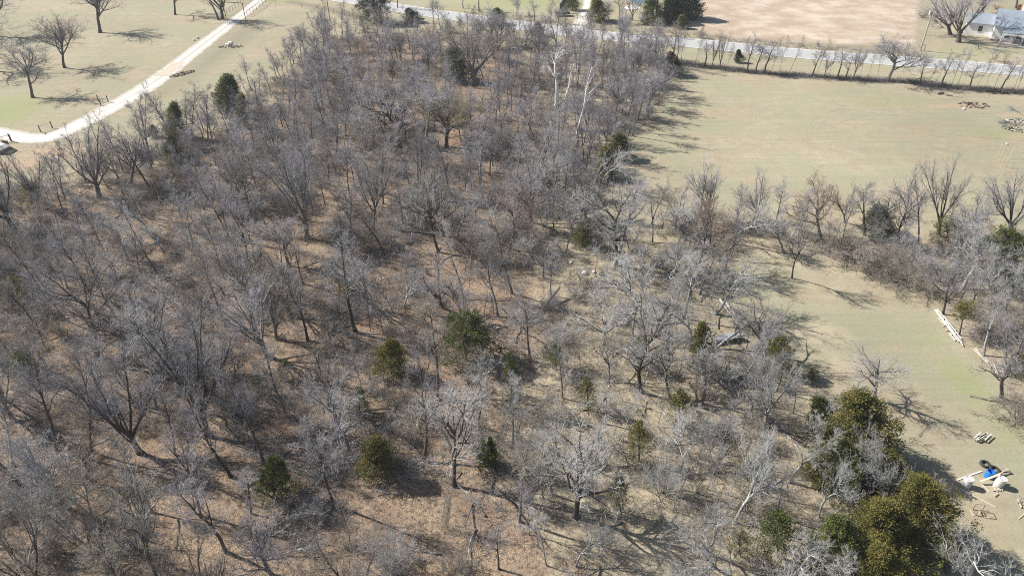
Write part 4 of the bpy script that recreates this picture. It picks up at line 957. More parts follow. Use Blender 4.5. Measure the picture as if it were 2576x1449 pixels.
def merged(k, bark, twig):      # trunk + crown as one source mesh with two materials
    a, b2 = k.trunk, k.crown
    va = np.zeros(len(a.vertices) * 3, np.float32); a.vertices.foreach_get('co', va); vb = np.zeros(len(b2.vertices) * 3, np.float32); b2.vertices.foreach_get('co', vb)
    la = np.zeros(len(a.loops), np.int32); a.loops.foreach_get('vertex_index', la); lb = np.zeros(len(b2.loops), np.int32); b2.loops.foreach_get('vertex_index', lb)
    ta = np.zeros(len(a.polygons), np.int32); a.polygons.foreach_get('loop_total', ta); tb = np.zeros(len(b2.polygons), np.int32); b2.polygons.foreach_get('loop_total', tb)
    return np_mesh('wood_plant', np.concatenate([va, vb]).reshape(-1, 3), np.concatenate([la, lb + len(a.vertices)]), np.concatenate([ta, tb]), [M[bark], M[twig]], np.concatenate([np.zeros(len(ta)), np.ones(len(tb))]))
for st, bk, tw in (('slim', 'bark_grey', 'twig_grey'), ('sapling', 'bark_grey', 'twig_brown'), ('shrub', 'bark_grey', 'twig_brown'), ('round', 'bark_dark', 'twig_grey'), ('gnarl', 'bark_lichen', 'twig_pale')):
    sidx[st] = (len(src), 2)
    for k in K[st][:2]: src.append((k, merged(k, bk, tw)))
pts = []
for x, y, st, h, tlt, rz in far_items:
    a, n_ = sidx.get(st, sidx['slim']); i = a + R2.randrange(n_); pts.append((x, y, 0, (-tlt.y, tlt.x, rz), h / src[i][0].h, i))
if pts: scatter('woodland', [s[1] for s in src], pts)
# undergrowth: low twigs, thick in the wood and along hedgerow and strip
br = [merged(k, 'bark_grey', t_) for k, t_ in zip(K['brush'], ('twig_grey', 'twig_brown', 'twig_brown', 'twig_pale'))]
pts = []; R3 = random.Random(5); tries = 0
CB = np.stack([rg.uniform(-120, 80, 60001), rg.uniform(20, 165, 60001)], 1); CJ = (dist_poly(CB, woodP) < -0.2) | (dist_poly(CB, stripP) < -0.2); CB = CB.tolist()
while len(pts) < 9000 and tries < 60000:
    tries += 1
    x, y = CB[tries - 1]
    if not CJ[tries - 1]: continue
    px, py = PX((x, y, 0))
    if px < -100 or px > 2680 or py > 1560: continue
    if R3.random() > (0.55 + 0.5 * min(1, density(px, py))) * (0.42 if (px > 1350 and py > 560) or py < 330 else 0.5 if py > 1200 else 0.85): continue
    if math.sin(x * 0.33 + 1.3 * math.sin(y * 0.21)) + math.sin(y * 0.41 + x * 0.12) < R3.uniform(-2.4, 0.7): continue
    if any(abs(px - a) < r * 1.0 and abs(py - b2) < r * 0.9 for a, b2, r in KEEP): continue
    pts.append((x, y, 0, (0, 0, R3.uniform(0, 6.28)), R3.uniform(0.5, 1.1) * (2.0 if R3.random() < 0.16 else 1), R3.randrange(4)))
for x in np.arange(1640, 2600, 2.2):
    for _ in range(2 if x > 2400 or x < 1900 else 1):
        g_ = G(x + R3.uniform(-3, 3), hedge_y(x) + R3.uniform(-5, 1)); pts.append((g_.x, g_.y, 0, (0, 0, R3.uniform(0, 6.28)), R3.uniform(0.5, 1.1), R3.randrange(3)))
for x in np.arange(1180, 2320, 7):
    y0 = float(np.interp(x, [p[0] for p in ((1100, 1), (1320, 1), (1480, 1), (1640, 1), (1800, 1), (2000, 1), (2200, 1), (2400, 1))], [28, 56, 76, 90, 103, 122, 138, 150]))
    g_ = G(x, y0 - R3.uniform(0, 12)); pts.append((g_.x, g_.y, 0, (0, 0, R3.uniform(0, 6.28)), R3.uniform(0.4, 1.0), R3.randrange(3)))
scatter('undergrowth', br, pts)
pts = []
for k in range(9000):
    if len(pts) >= 520: break
    x, y = CB[k]
    if not CJ[k] or R3.random() > 0.5: continue
    px, py = PX((x, y, 0))
    if px < -100 or px > 2650 or py < 250: continue
    pts.append((x, y, 0, (0, R3.gauss(0, .05), R3.uniform(0, 6.28)), R3.uniform(0.5, 1.25), R3.randrange(3)))
scatter('fallen_branches', [merged(k, b_, t_) for k, b_, t_ in zip(K['limb'], ('bark_grey', 'bark_lichen', 'bark_grey'), ('twig_grey', 'twig_pale', 'twig_brown'))], pts)
# tall thin growth across the highway, each a thing
across = []
for i, (x, y, h_, st) in enumerate(((1165, 22, 60, 'slim'), (1205, 30, 80, 'slim'), (1300, 40, 55, 'round'), (1345, 52, 60, 'slim'), (1385, 56, 62, 'slim'), (1410, 66, 50, 'sapling'), (1530, 60, 70, 'slim'), (1560, 58, 75, 'slim'), (1590, 52, 70, 'vase'),
        (1615, 78, 55, 'sapling'), (1660, 92, 50, 'shrub'), (1700, 95, 45, 'sapling'), (1578, 84, 55, 'round'), (1760, 96, 35, 'shrub'), (2060, 118, 22, 'shrub'), (1000, 20, 60, 'slim'), (1448, 70, 50, 'sapling'))):
    c_ = ('gg', 'gb', 'dg')[i % 3]
    o = tree(st, (x, y), (x + R3.uniform(-4, 6), y - h_), h_ * 0.7, c_, None, 'shrub' if st == 'shrub' else 'sapling' if st == 'sapling' else 'tree', 'trees and bushes beyond the highway', i)
    across.append((o, st, c_, (x, y)))
auto_label(across)
for o, *_ in across: o['label'] = o['label'] + ', across the highway'

# ---------------------------------------------------------------- fences, gateway, poles
def post_mesh(h, r=0.06, mat='post'):
    return MB().tube([(0, 0, -0.1), (0, 0, h)], [r, r * 0.92], 8).mesh('post', M[mat])
def rel(o, p): return Vector(p) - o.location
# gateway over the drive
bL, bR = G(569, 47), G(618, 50); hg = TOP(bL, 559, 6).z
o = thing('pipe_gateway', 'tall brown pipe gateway with a crossbar over the gravel drive', 'gateway', (bL + bR) / 2)
for p in (bL, bR): MB().tube([rel(o, p) + Vector((0, 0, -0.1)), rel(o, p) + Vector((0, 0, hg))], 0.09, 8).build('post', M['rust'], o)
d = (bR - bL).normalized(); MB().tube([rel(o, bL) - d * 0.9 + Vector((0, 0, hg)), rel(o, bR) + d * 0.5 + Vector((0, 0, hg))], 0.08, 8).build('crossbeam', M['rust'], o)
def pipe_fence(label, bases, h):
    P = [G(*b) for b in bases]; o = thing('pipe_fence', label, 'fence', P[0], group='pipe fences along the drive')
    for p in P: MB().tube([rel(o, p) - Vector((0, 0, .1)), rel(o, p) + Vector((0, 0, h))], 0.045, 6).build('post', M['rust'], o)
    for z, r, nm in ((h, 0.04, 'rail'), (h * 0.62, 0.012, 'wire'), (h * 0.3, 0.012, 'wire')):
        MB().tube([rel(o, p) + Vector((0, 0, z)) for p in P], r, 5).build(nm, M['rust'], o)
pipe_fence('rusty pipe fence on the left side of the drive behind the gateway', [(572, 40), (579, 34.5), (586, 29), (593, 23.5), (600, 18), (607, 12.5), (614, 7), (621, 1.5), (628, -4)], 1.25)
pipe_fence('rusty pipe fence on the right side of the drive behind the gateway', [(622, 42), (630.5, 37), (638, 32), (646, 27), (654, 21.5), (661.5, 15), (669, 8.5), (676, 2), (684, -6)], 1.3)
o = thing('wire_fence', 'thin wire fence of dark posts along the highway verge by the orange grass', 'fence', G(684, -4))
WF = [G(x, y) for x, y in ((684, -4), (694, 14), (760, 22), (800, 28), (840, 36), (880, 44), (925, 52))]
for p in WF: MB().tube([rel(o, p), rel(o, p) + Vector((0, 0, 1.2))], 0.04, 6).build('post', M['rust'], o)
for z in (0.5, 1.1): MB().tube([rel(o, p) + Vector((0, 0, z)) for p in WF], 0.008, 4).build('wire', M['rust'], o)
def brace(label, bases, h, rails, rmat='galv'):
    P = [G(*b) for b in bases]; o = thing('fence_brace', label, 'fence brace', P[0], group='wooden fence braces by the drive')
    for p in P: MB().tube([rel(o, p) - Vector((0, 0, .1)), rel(o, p) + Vector((0, 0, h))], [0.085, 0.075], 8).build('post', M['post'], o)
    for a, b_, za, zb in rails: MB().tube([rel(o, P[a]) + Vector((0, 0, za)), rel(o, P[b_]) + Vector((0, 0, zb))], 0.04, 6).build('rail', M[rmat], o)
brace('two dark posts with a grey rail on the inside of the drive bend', [(103, 333), (132.2, 323)], 1.15, [(0, 1, 0.95, 0.95), (0, 1, 0.3, 0.9)][:1])
brace('three-post corner brace with pale top rail left of the gravel drive', [(248, 255.6), (272.6, 257.6), (254.2, 266.5)], 1.15, [(0, 1, 0.85, 0.85), (2, 1, 0.3, 0.8)])
brace('pair of dark posts with a long rail at the left edge above the trailer', [(30.7, 358), (28, 356.5), (-40, 372)], 1.25, [(1, 2, 1.0, 1.0)])
P = [G(867, 39.5), G(880, 41.5)]
o = thing('field_gate', 'small square dark gate frame at the upper left corner of the wood', 'gate', P[0])
for p in P: MB().tube([rel(o, p), rel(o, p) + Vector((0, 0, 1.2))], 0.05, 6).build('post', M['rust'], o)
for z0, z1 in ((1.1, 1.1), (0.15, 0.15), (0.15, 1.1)): MB().tube([rel(o, P[0]) + Vector((0, 0, z0)), rel(o, P[1]) + Vector((0, 0, z1))], 0.035, 6).build('rail', M['rust'], o)
def pole(label, base, top, r, mat, h=None, arm=None, name='utility_pole'):
    b_ = G(*base); T_ = TOP(b_, *top); v = T_ - b_
    if h: v = v / v.z * h
    o = thing(name, label, 'pole', b_)
    MB().tube([-v * 0.02, v * 0.5, v], [r, r * 0.85, r * 0.65], 10).build('shaft', M[mat], o)
    if arm == 'can':
        MB().lathe([(0, 0), (0.2, 0), (0.2, 0.7), (0.1, 0.78), (0, 0.78)], 12, loc=tuple(v * 0.9 + Vector((-0.4, 0, -0.5)))).build('transformer', M['white_plastic'], o)
        MB().beam(v * 0.97 + Vector((-0.9, 0, 0)), v * 0.97 + Vector((0.9, 0, 0)), 0.1, 0.1).build('crossarm', M['pole'], o)
    return o
pole('thin dark pole at the top between the drive and the large evergreen', (831, 57), (821, -8), 0.10, 'rust', 9)
pole('upright grey utility pole standing in front of the dark cedar clump', (1649, 57), (1655, -4), 0.17, 'pole', 10)
o = pole('slanted pale utility pole between the tan field and the white house', (2314.7, 128.7), (2349, 20), 0.17, 'pole', None, 'can')
MB().tube([(0.9, 0.2, 0), (0.9, 0.2, 1.2)], 0.07, 6).build('marker_post', M['brick'], o)
# curved board fence by the lane, each board its own piece
o = thing('board_fence', 'curved dark board fence at the top left of the farm lane', 'fence', G(1407, 30))
cv_ = resample(gp([(1438, -10), (1430, 2), (1418, 14), (1407, 28)]), 0.35); bm_ = MB().box((0, 0, 0.8), (0.30, 0.03, 1.6)).mesh('board', M['dark_board'])
for i in range(len(cv_) - 1):
    dd = cv_[i + 1] - cv_[i]; q = link('board', bm_, o); q.location = rel(o, cv_[i]) + Vector((0, 0, -0.03 + 0.03 * (i % 2))); q.rotation_euler = (0, 0, math.atan2(dd.y, dd.x))
o = thing('dark_trailer', 'low dark grey flatbed heap beside the curved board fence', 'trailer', G(1415, 41), 0.1)
MB().box((0, 0, 0.75), (3.4, 1.7, 0.5)).build('bed', M['dark_board'], o)
for s in (-1, 1): MB().lathe([(0, -.1), (.32, -.1), (.32, .1), (0, .1)], 14, Matrix.Rotation(math.pi / 2, 3, 'X'), (0.3, s * 0.95, 0.32)).build('wheel', M['rubber'], o)
MB().beam((1.7, 0, 0.5), (3.0, 0, 0.45), 0.1, 0.1).build('hitch', M['dark_board'], o)

# ---------------------------------------------------------------- white house
A = G(2490, 103); B = G(2590, 115); ax = (B - A).normalized()
HZ = math.atan2(ax.y, ax.x)
o = thing('white_house', 'white farmhouse with grey-blue roof and two brick chimneys at the top right', 'house', A, HZ); H_ = o
LX, DY, EV, RD = 13.0, 8.0, 3.2, 5.7
w = MB().add([(0, 0, 0), (LX, 0, 0), (LX, DY, 0), (0, DY, 0), (0, 0, EV), (LX, 0, EV), (LX, DY, EV), (0, DY, EV), (0, DY / 2, RD - .1), (LX, DY / 2, RD - .1)],
             [(0, 1, 5, 4), (1, 2, 6, 9, 5), (2, 3, 7, 6), (3, 0, 4, 8, 7)])
w.build('wall', M['siding'], o)
def roof_pl(name, x0, x1, y0, z0, y1, z1, parent, mat='shingle', th=0.12):
    v = [(x0, y0, z0), (x1, y0, z0), (x1, y1, z1), (x0, y1, z1)]
    m_ = MB().add([(a, b_, c_ + th) for a, b_, c_ in v] + v, [(0, 1, 2, 3), (7, 6, 5, 4), (0, 4, 5, 1), (1, 5, 6, 2), (2, 6, 7, 3), (3, 7, 4, 0)])
    return m_.build(name, M[mat], parent)
s_ = (RD - EV) / (DY / 2)
rf = roof_pl('roof', -0.35, LX + .35, -0.4, EV - .4 * s_, DY / 2, RD, o); roof_pl('roof', -0.35, LX + .35, DY + 0.4, EV - .4 * s_, DY / 2, RD, o)
for x, y in ((3.3, 5.0), (7.4, 3.4)): MB().box((x, y, RD + 0.15), (0.7, 0.6, 1.9)).build('chimney', M['brick'], rf)
MB().box((LX / 2, 0.0 - 0.02, 0.2), (LX + 0.1, 0.1, 0.4)).build('foundation', M['brick'], o)
def window(parent, x, y, z, wd, hh, side='y'):
    """side y: on a front wall; x: on a gable wall that faces left"""
    if side == 'y':
        f = MB().box((x, y - 0.03, z), (wd + 0.2, 0.06, hh + 0.2)).build('window', M['siding'], parent)
        for k in (-1, 1): MB().box((x, y - 0.05, z + k * hh / 4), (wd, 0.07, hh / 2 - 0.05)).build('pane', M['glass'], f)
    else:
        f = MB().box((x - 0.03, y, z), (0.06, wd + 0.2, hh + 0.2)).build('window', M['siding'], parent)
        for k in (-1, 1): MB().box((x - 0.05, y, z + k * hh / 4), (0.07, wd, hh / 2 - 0.05)).build('pane', M['glass'], f)
for x in (2.7, 4.9, 6.6, 10.2): window(o, x, 0, 1.6, 0.85, 1.3)
window(o, 0, 2.6, 1.7, 0.8, 1.2, 'x'); window(o, 0, 5.6, 1.7, 0.8, 1.2, 'x')
dr = MB().box((8.4, -0.04, 1.1), (0.95, 0.08, 2.1)).build('door', M['siding'], o); MB().lathe([(0, 0), (.05, 0), (.05, .06), (0, .06)], 8, Matrix.Rotation(math.pi / 2, 3, 'X'), (8.75, -0.1, 1.05)).build('handle', M['rust'], dr)
pr = roof_pl('porch_roof', 1.6, LX + .2, -2.4, 2.35, -0.05, 2.95, o)
arch = MB(); xs_ = np.linspace(1.6, LX + .2, 22)
vs = [(x, -2.45, 2.33) for x in xs_] + [(x, -2.45, 2.05 - 0.25 * abs(math.cos((x - 1.6) / 3.9 * math.pi)) ** 3) for x in xs_]
arch.add(vs, [(i, i + 1, i + 23, i + 22) for i in range(21)]); arch.build('fascia', M['siding'], o)
for x in (1.7, 5.5, 9.4, 13.1): MB().tube([(x, -2.3, 0), (x, -2.3, 2.35)], 0.08, 8).build('porch_post', M['siding'], o)
MB().box((7.4, -1.25, 0.2), (11.6, 2.4, 0.3)).build('porch_floor', M['concrete'], o)
for i in range(3): MB().box((5.2, -2.65 - 0.3 * i, 0.26 - 0.09 * i), (1.9, 0.3, 0.09)).build('step', M['concrete'], o)
# the lower left wing
wx0, wx1, wy0, wy1, we, wr = -5.2, 0.0, 3.6, 8.6, 2.6, 4.1
MB().add([(wx0, wy0, 0), (wx1 + .0, wy0, 0), (wx1, wy1, 0), (wx0, wy1, 0), (wx0, wy0, we), (wx1, wy0, we), (wx1, wy1, we), (wx0, wy1, we), (wx0, (wy0 + wy1) / 2, wr - .1), (wx1, (wy0 + wy1) / 2, wr - .1)],
         [(0, 1, 5, 4), (1, 2, 6, 9, 5), (2, 3, 7, 6), (3, 0, 4, 8, 7)]).build('wall', M['siding'], o)
sw = (wr - we) / 2.5
roof_pl('roof', wx0 - .3, wx1 - .02, wy0 - .35, we - .35 * sw, (wy0 + wy1) / 2, wr, o); roof_pl('roof', wx0 - .3, wx1 - .02, wy1 + .35, we - .35 * sw, (wy0 + wy1) / 2, wr, o)
window(o, -2.3, wy0, 1.4, 0.8, 1.1); window(o, wx0, 5.2, 1.5, 0.7, 1.0, 'x'); window(o, wx0, 7.2, 1.5, 0.7, 1.0, 'x')
MB().box((-5.9, 4.2, 0.2), (1.0, 1.2, 0.4)).build('step', M['old_wood'], o)
tree('shrub', (2510, 108), (2513, 88), 24, 'gp', 'small pale bush at the front corner of the white house', 'shrub', None, 1)
tree('shrub', (2560, 116), (2562, 92), 40, 'gp', 'pale shrub in front of the white house porch', 'shrub', None, 0)
b_ = G(2568, 44); o = thing('white_shed', 'white shed behind the farmhouse at the top right corner', 'shed', b_, HZ)
MB().box((2.5, 2, 1.4), (5, 4, 2.8)).build('wall', M['siding'], o)
roof_pl('roof', -.3, 5.3, -.3, 2.7, 2, 3.8, o); roof_pl('roof', -.3, 5.3, 4.3, 2.7, 2, 3.8, o)
for y0, z0, y1, z1 in (): pass
MB().add([(0, 0, 2.8), (0, 4, 2.8), (0, 2, 3.75)], [(0, 1, 2)]).build('gable', M['siding'], o)
window(o, 1.5, 0, 1.4, 0.7, 0.8)

# ---------------------------------------------------------------- car on the verge
o = thing('parked_car', 'white car parked on the grass verge below the highway', 'car', G(1039, 50), math.radians(-97))
L_, Wd = 4.5, 1.8
prof = [(-2.2, 0.35), (-2.2, 0.95), (-1.95, 1.05), (1.0, 1.0), (2.1, 0.82), (2.25, 0.55), (2.2, 0.32)]
def loft(prof, y0, y1, taper=0.0):
    vs = [(x, y0, z) for x, z in prof] + [(x, y1, z) for x, z in prof]; n = len(prof)
    return MB().add(vs, [tuple(range(n)), tuple(reversed(range(n, 2 * n)))] + [(i, i + n, (i + 1) % n + n, (i + 1) % n) for i in range(n)])
body = loft(prof, -Wd / 2, Wd / 2).build('body', M['car_paint'], o); bv = body.modifiers.new('bevel', 'BEVEL'); bv.width = 0.08; bv.segments = 2
cab = [(-2.0, 1.0), (-1.8, 1.5), (-1.4, 1.62), (0.1, 1.62), (0.35, 1.55), (1.15, 1.0)]
g_ = loft(cab, -0.78, 0.78).build('windows', M['glass'], o)
MB().box((-0.65, 0, 1.62), (1.75, 1.42, 0.08)).build('roof', M['car_paint'], o)
for s in (-1, 1):
    for x0, x1 in ((0.12, 1.05), (-0.75, -0.72), (-1.75, -1.45)):
        MB().beam((x0, s * 0.79, 1.6), (x1 if x0 > 0 else x0 - .02, s * 0.83, 1.0), 0.07, 0.07).build('pillar', M['car_paint'], o)
    for x in (-1.35, 1.4):
        wh = MB().lathe([(0.2, -.1), (.33, -.1), (.33, .1), (0.2, .1)], 18, Matrix.Rotation(math.pi / 2, 3, 'X'), (x, s * 0.82, 0.33)).build('wheel', M['rubber'], o)
        MB().lathe([(0, -.02), (.2, -.02), (.2, .06), (0, .06)], 12, Matrix.Rotation(math.pi / 2, 3, 'X'), (x, s * 0.88, 0.33)).build('rim', M['galv'], wh)
    MB().box((2.2, s * 0.62, 0.72), (0.12, 0.35, 0.14)).build('headlight', M['white_pipe'], o)
    MB().box((0.95, s * 1.0, 1.05), (0.12, 0.2, 0.14)).build('mirror', M['car_paint'], o)
MB().box((2.24, 0, 0.6), (0.06, 0.8, 0.18)).build('grille', M['dark_board'], o)
MB().box((2.2, 0, 0.38), (0.14, 1.7, 0.16)).build('bumper', M['dark_board'], o)

# trailer at the left edge
o = thing('utility_trailer', 'white utility trailer with a dark tailgate cut by the left edge of the photo', 'trailer', G(12, 383), math.radians(-12))
pf = [(-3.0, 0.5), (-3.0, 1.1), (-0.1, 1.05), (0.55, 0.75), (0.55, 0.5)]
loft(pf, -0.75, 0.75).build('body', M['white_plastic'], o)
for s in (-1, 1):
    wh = MB().lathe([(0.14, -.1), (.33, -.1), (.33, .1), (0.14, .1)], 18, Matrix.Rotation(math.pi / 2, 3, 'X'), (-0.55, s * 0.85, 0.33)).build('wheel', M['rubber'], o)
    MB().lathe([(0, -.02), (.14, -.02), (.14, .06), (0, .06)], 12, Matrix.Rotation(math.pi / 2, 3, 'X'), (-0.55, s * 0.9, 0.33)).build('rim', M['galv'], wh)
    MB().box((-0.55, s * 0.86, 0.74), (0.95, 0.26, 0.07)).build('fender', M['black_enamel'], o)
MB().add([(0.55, -.8, .5), (0.55, .8, .5), (1.5, .8, .06), (1.5, -.8, .06), (0.55, -.8, .56), (0.55, .8, .56), (1.5, .8, .12), (1.5, -.8, .12)], [(3, 2, 1, 0), (4, 5, 6, 7), (0, 1, 5, 4), (1, 2, 6, 5), (2, 3, 7, 6), (3, 0, 4, 7)]).build('ramp', M['post'], o)
for s in (-1, 1): MB().beam((-0.2, s * .78, 1.05), (0.9, s * .78, 1.25), 0.06, 0.06).build('side_rail', M['post'], o)
MB().box((-0.1, 0.78, 1.2), (1.1, 0.05, 0.5)).build('side_panel', M['post'], o)

# ---------------------------------------------------------------- heaps, logs, stones
def heap(name, label, cat, base, rx, ry, n, size, mats, part, h=0.35, rz=0.0, flat=1.0, seed=0):
    r = random.Random(seed); o = thing(name, label, cat, G(*base), rz)
    ms = [MB().box((0, 0, 0), (size * r.uniform(1.5, 2.6), size * r.uniform(.5, .9), size * r.uniform(.4, .7) * flat)).mesh(part, M[r.choice(mats)]) for _ in range(7)]
    for i in range(n):
        a, q = r.uniform(0, 6.28), math.sqrt(r.random()); x, y = rx * q * math.cos(a), ry * q * math.sin(a)
        c_ = link(part, r.choice(ms), o); c_.location = (x, y, size * 0.25 + h * (1 - q) * r.random()); c_.rotation_euler = (r.gauss(0, .35), r.gauss(0, .35), r.uniform(0, 3.14))
    return o
heap('firewood_pile', 'long heap of reddish split firewood beside the gravel drive', 'firewood', (459, 187), 2.5, 0.9, 90, 0.22, ['red_wood', 'red_wood', 'lumber', 'old_wood'], 'log', 0.3, math.radians(52), seed=1)
heap('scrap_wood_pile', 'small heap of brown boards beside two pale barrels by the drive', 'wood pile', (590, 118), 1.7, 1.3, 34, 0.22, ['red_wood', 'lumber', 'old_wood'], 'board', 0.3, 0, seed=2)
heap('rubble_pile', 'grey brushy rubble left of the small heap of brown boards', 'rubble', (566, 119), 1.4, 0.7, 16, 0.18, ['old_wood', 'post'], 'piece', 0.2, 0, seed=3)
heap('wood_pile', 'dark stump and wood pile on the reddish soil of the far pasture', 'wood pile', (2450, 266), 2.6, 1.6, 50, 0.2, ['old_wood', 'post', 'red_wood'], 'log', 0.35, 0, seed=4)
heap('plank_pile', 'weathered plank heap in the wood near the white rocks', 'wood pile', (1530, 716), 1.9, 0.9, 22, 0.26, ['old_wood', 'old_wood', 'lumber'], 'plank', 0.3, -0.6, seed=5)
o = heap('stone_heap', 'pale stones at the foot of the field edge cedar', 'stones', (1540, 412), 0.9, 0.8, 14, 0.2, ['stone', 'concrete'], 'stone', 0.2, 0, 1.4, seed=6)
heap('stump_heap', 'large heap of grey stumps and logs at the right edge of the pasture', 'brush pile', (2572, 320), 3.2, 3.0, 80, 0.26, ['old_wood', 'pole', 'old_wood', 'post'], 'log', 1.1, 0.5, seed=7)
heap('brush_mound', 'low dark mound at the right end of the hedgerow', 'brush pile', (2521, 234), 2.6, 0.8, 40, 0.25, ['old_wood', 'post', 'post'], 'piece', 0.7, 0, seed=8)
heap('split_log_heap', 'pinkish split logs in the litter in the middle of the wood', 'firewood', (958, 702), 0.9, 0.35, 10, 0.16, ['lumber', 'old_wood'], 'log', 0.15, 0.2, seed=9)
heap('white_plank_heap', 'grey-white boards heap right of the low wide dark cedar', 'wood pile', (1250, 824), 1.0, 0.5, 14, 0.2, ['pole', 'old_wood', 'lumber'], 'plank', 0.25, -0.5, seed=10)
def stick(name, label, cat, a, b_, r, mat, za=None, zb=None, part=None):
    a, b_ = G(*a), G(*b_); o = link(name, MB().tube([Vector((0, 0, za or r)), (b_ - a) + Vector((0, 0, zb or r))], r, 8).mesh(name, M[mat])); o.location = a
    return tag(o, label, cat)
def plank(name, label, cat, a, b_, w, mat, z=0.03, zb=None, h=0.05):
    a, b_ = G(*a), G(*b_); o = link(name, MB().beam(Vector((0, 0, z)), (b_ - a) + Vector((0, 0, zb if zb is not None else z)), w, h).mesh(name, M[mat])); o.location = a
    return tag(o, label, cat)
plank('plank', 'dark plank lying alone in the far pasture left of the stump pile', 'plank', (2405, 244), (2421, 246), 0.3, 'old_wood')
stick('log', 'grey log with a pale end in the far pasture below the hedgerow', 'log', (2357, 238), (2372, 237), 0.2, 'old_wood')
stick('log', 'dark log lying under the broad hedgerow tree shadow', 'log', (2380, 241), (2396, 243), 0.12, 'old_wood')
stick('log', 'leaning fallen log in the wood below the white rocks', 'log', (1364, 782), (1406, 745), 0.16, 'old_wood', 0.15, 1.1)
stick('log', 'thin pale fallen trunk crossing the litter left of the leaning fallen log', 'log', (1313, 758), (1362, 778), 0.07, 'pole', 0.1, 0.3)
stick('log', 'long dark log casting a thick shadow left of the lilac-grey crown', 'log', (258, 826), (372, 836), 0.17, 'post')
stick('log', 'long dark fallen trunk below the black drum', 'log', (235, 848), (322, 878), 0.14, 'post')
stick('log', 'thin brown log in the litter below the lilac-grey crown', 'log', (352, 905), (372, 925), 0.08, 'red_wood')
stick('log', 'pale log on the litter at the bottom right under the tall cedars', 'log', (2075, 1316), (2140, 1296), 0.1, 'lumber', 0.1, 0.3)
stick('log', 'grey fallen branch between the tall cedars at the bottom right', 'log', (2060, 1332), (2120, 1280), 0.07, 'pole', 0.2, 0.5)
def rock(label, p, s, mat='stone', name='white_rock', cat='rock', seed=0, group=None):
    r = np.random.default_rng(seed); import bmesh
    bm = bmesh.new(); bmesh.ops.create_icosphere(bm, subdivisions=2, radius=s)
    for v in bm.verts: v.co *= 1 + float(r.normal(0, 0.07)); v.co.z *= 0.75
    me = bpy.data.meshes.new(name); bm.to_mesh(me); bm.free(); me.materials.append(M[mat])
    for q in me.polygons: q.use_smooth = True
    o = link(name, me); o.location = G(*p, s * 0.5); return tag(o, label, cat, group)
rock('white rock beside the gravel drive, upper of the two', (497, 95.5), 0.32, seed=1); rock('white rock beside the gravel drive, lower of the two', (488, 101), 0.26, seed=2)
rock('large white rock in the middle of the wood', (1472, 686), 0.30, seed=3); rock('white rock right of the large white one in the wood', (1494, 684), 0.2, seed=4)
rock('small white rock left above the large white one in the wood', (1436, 660), 0.2, seed=5); rock('pale flat stone in the pasture near the stump pile', (2425, 274), 0.22, seed=6)
rock('dark lump right of the white rocks in the wood', (1514, 691), 0.34, 'black_enamel', 'dark_lump', 'lump', 7)
rock('small white stone in the far right pasture', (2533, 362), 0.16, seed=8)
# black round drum in the left wood
o = thing('black_drum', 'glossy black round drum lying in leaf litter in the left wood', 'drum', G(358, 757))
R_ = Matrix.Rotation(math.radians(28), 3, 'Y') @ Matrix.Rotation(math.radians(-20), 3, 'X')
MB().lathe([(0, 0.0), (0.16, 0.02), (0.27, 0.12), (0.31, 0.27), (0.28, 0.42), (0.18, 0.52), (0, 0.56)], 24, R_, (0, 0, 0.02)).build('bowl', M['black_enamel'], o, True)
MB().lathe([(0, 0.54), (0.05, 0.55), (0.05, 0.62), (0, 0.63)], 10, R_, (0, 0, 0.02)).build('knob', M['black_enamel'], o)
MB().lathe([(0.30, 0.25), (0.325, 0.26), (0.325, 0.29), (0.30, 0.3)], 24, R_, (0, 0, 0.02)).build('rim', M['black_enamel'], o)

# ---------------------------------------------------------------- barrels, tyres and lumber in the clearing
def barrel(label, base, mat, tilt=(0, 0), r=0.31, h=0.9, name='barrel', z=0.0, open_top=False):
    o = thing(name, label, 'barrel', G(*base, z)); o.rotation_euler = (tilt[0], tilt[1], 0)
    pr_ = [(0, 0), (r * .93, 0), (r, .05), (r, h * .30), (r * 1.03, h * .33), (r, h * .36), (r, h * .64), (r * 1.03, h * .67), (r, h * .70), (r, h * .93), (r * .9, h), (r * .86, h)]
    MB().lathe(pr_ + ([(r * .86, h * .96), (0, h * .95)] if not open_top else [(r * .88, h * .1), (0, h * .08)]), 28).build('shell', M[mat], o)
    if not open_top:
        for a in (0.5, 3.6): MB().lathe([(0, h * .95), (.045, h * .95), (.045, h * .985), (0, h * .985)], 10, None, (r * .6 * math.cos(a), r * .6 * math.sin(a), 0)).build('bung', M[mat], o)
    return o
barrel('white barrel on the left of the lumber in the clearing', (2427, 1222), 'white_plastic', (0.05, 0.04))
barrel('white barrel on the right with the long plank resting against it', (2507, 1221), 'white_plastic', (0.08, 0.12))
barrel('bright blue barrel between the two white ones in the clearing', (2485, 1199), 'blue_plastic', (0.0, 0.04), 0.29, 0.62, open_top=True)
for lab, p, rr in (('pale barrel lying beside the drive, upper of the two', (577, 112), 0), ('pale barrel lying beside the drive, lower of the two', (570, 116), 0)):
    o = barrel(lab, p, 'sheet_metal'); o.rotation_euler = (math.pi / 2, 0, math.radians(68)); o.location.z = 0.31
def tyre(label, p, rx=0, rz=0):
    o = thing('tyre', label, 'tyre', G(*p), rz); o.rotation_euler = (rx, 0, rz)
    MB().lathe([(.21, .05), (.24, .0), (.33, 0), (.37, .05), (.37, .16), (.33, .21), (.24, .21), (.21, .17), (.25, .15), (.25, .06), (.21, .05)], 26).build('rubber', M['rubber'], o, True)
    MB().lathe([(.372, .04), (.378, .06), (.378, .15), (.372, .17)], 26).build('tread', M['rubber'], o)
tyre('worn black tyre lying alone above the blue barrel', (2477, 1169)); tyre('black tyre lying against the blue barrel', (2500, 1183), 0.06)
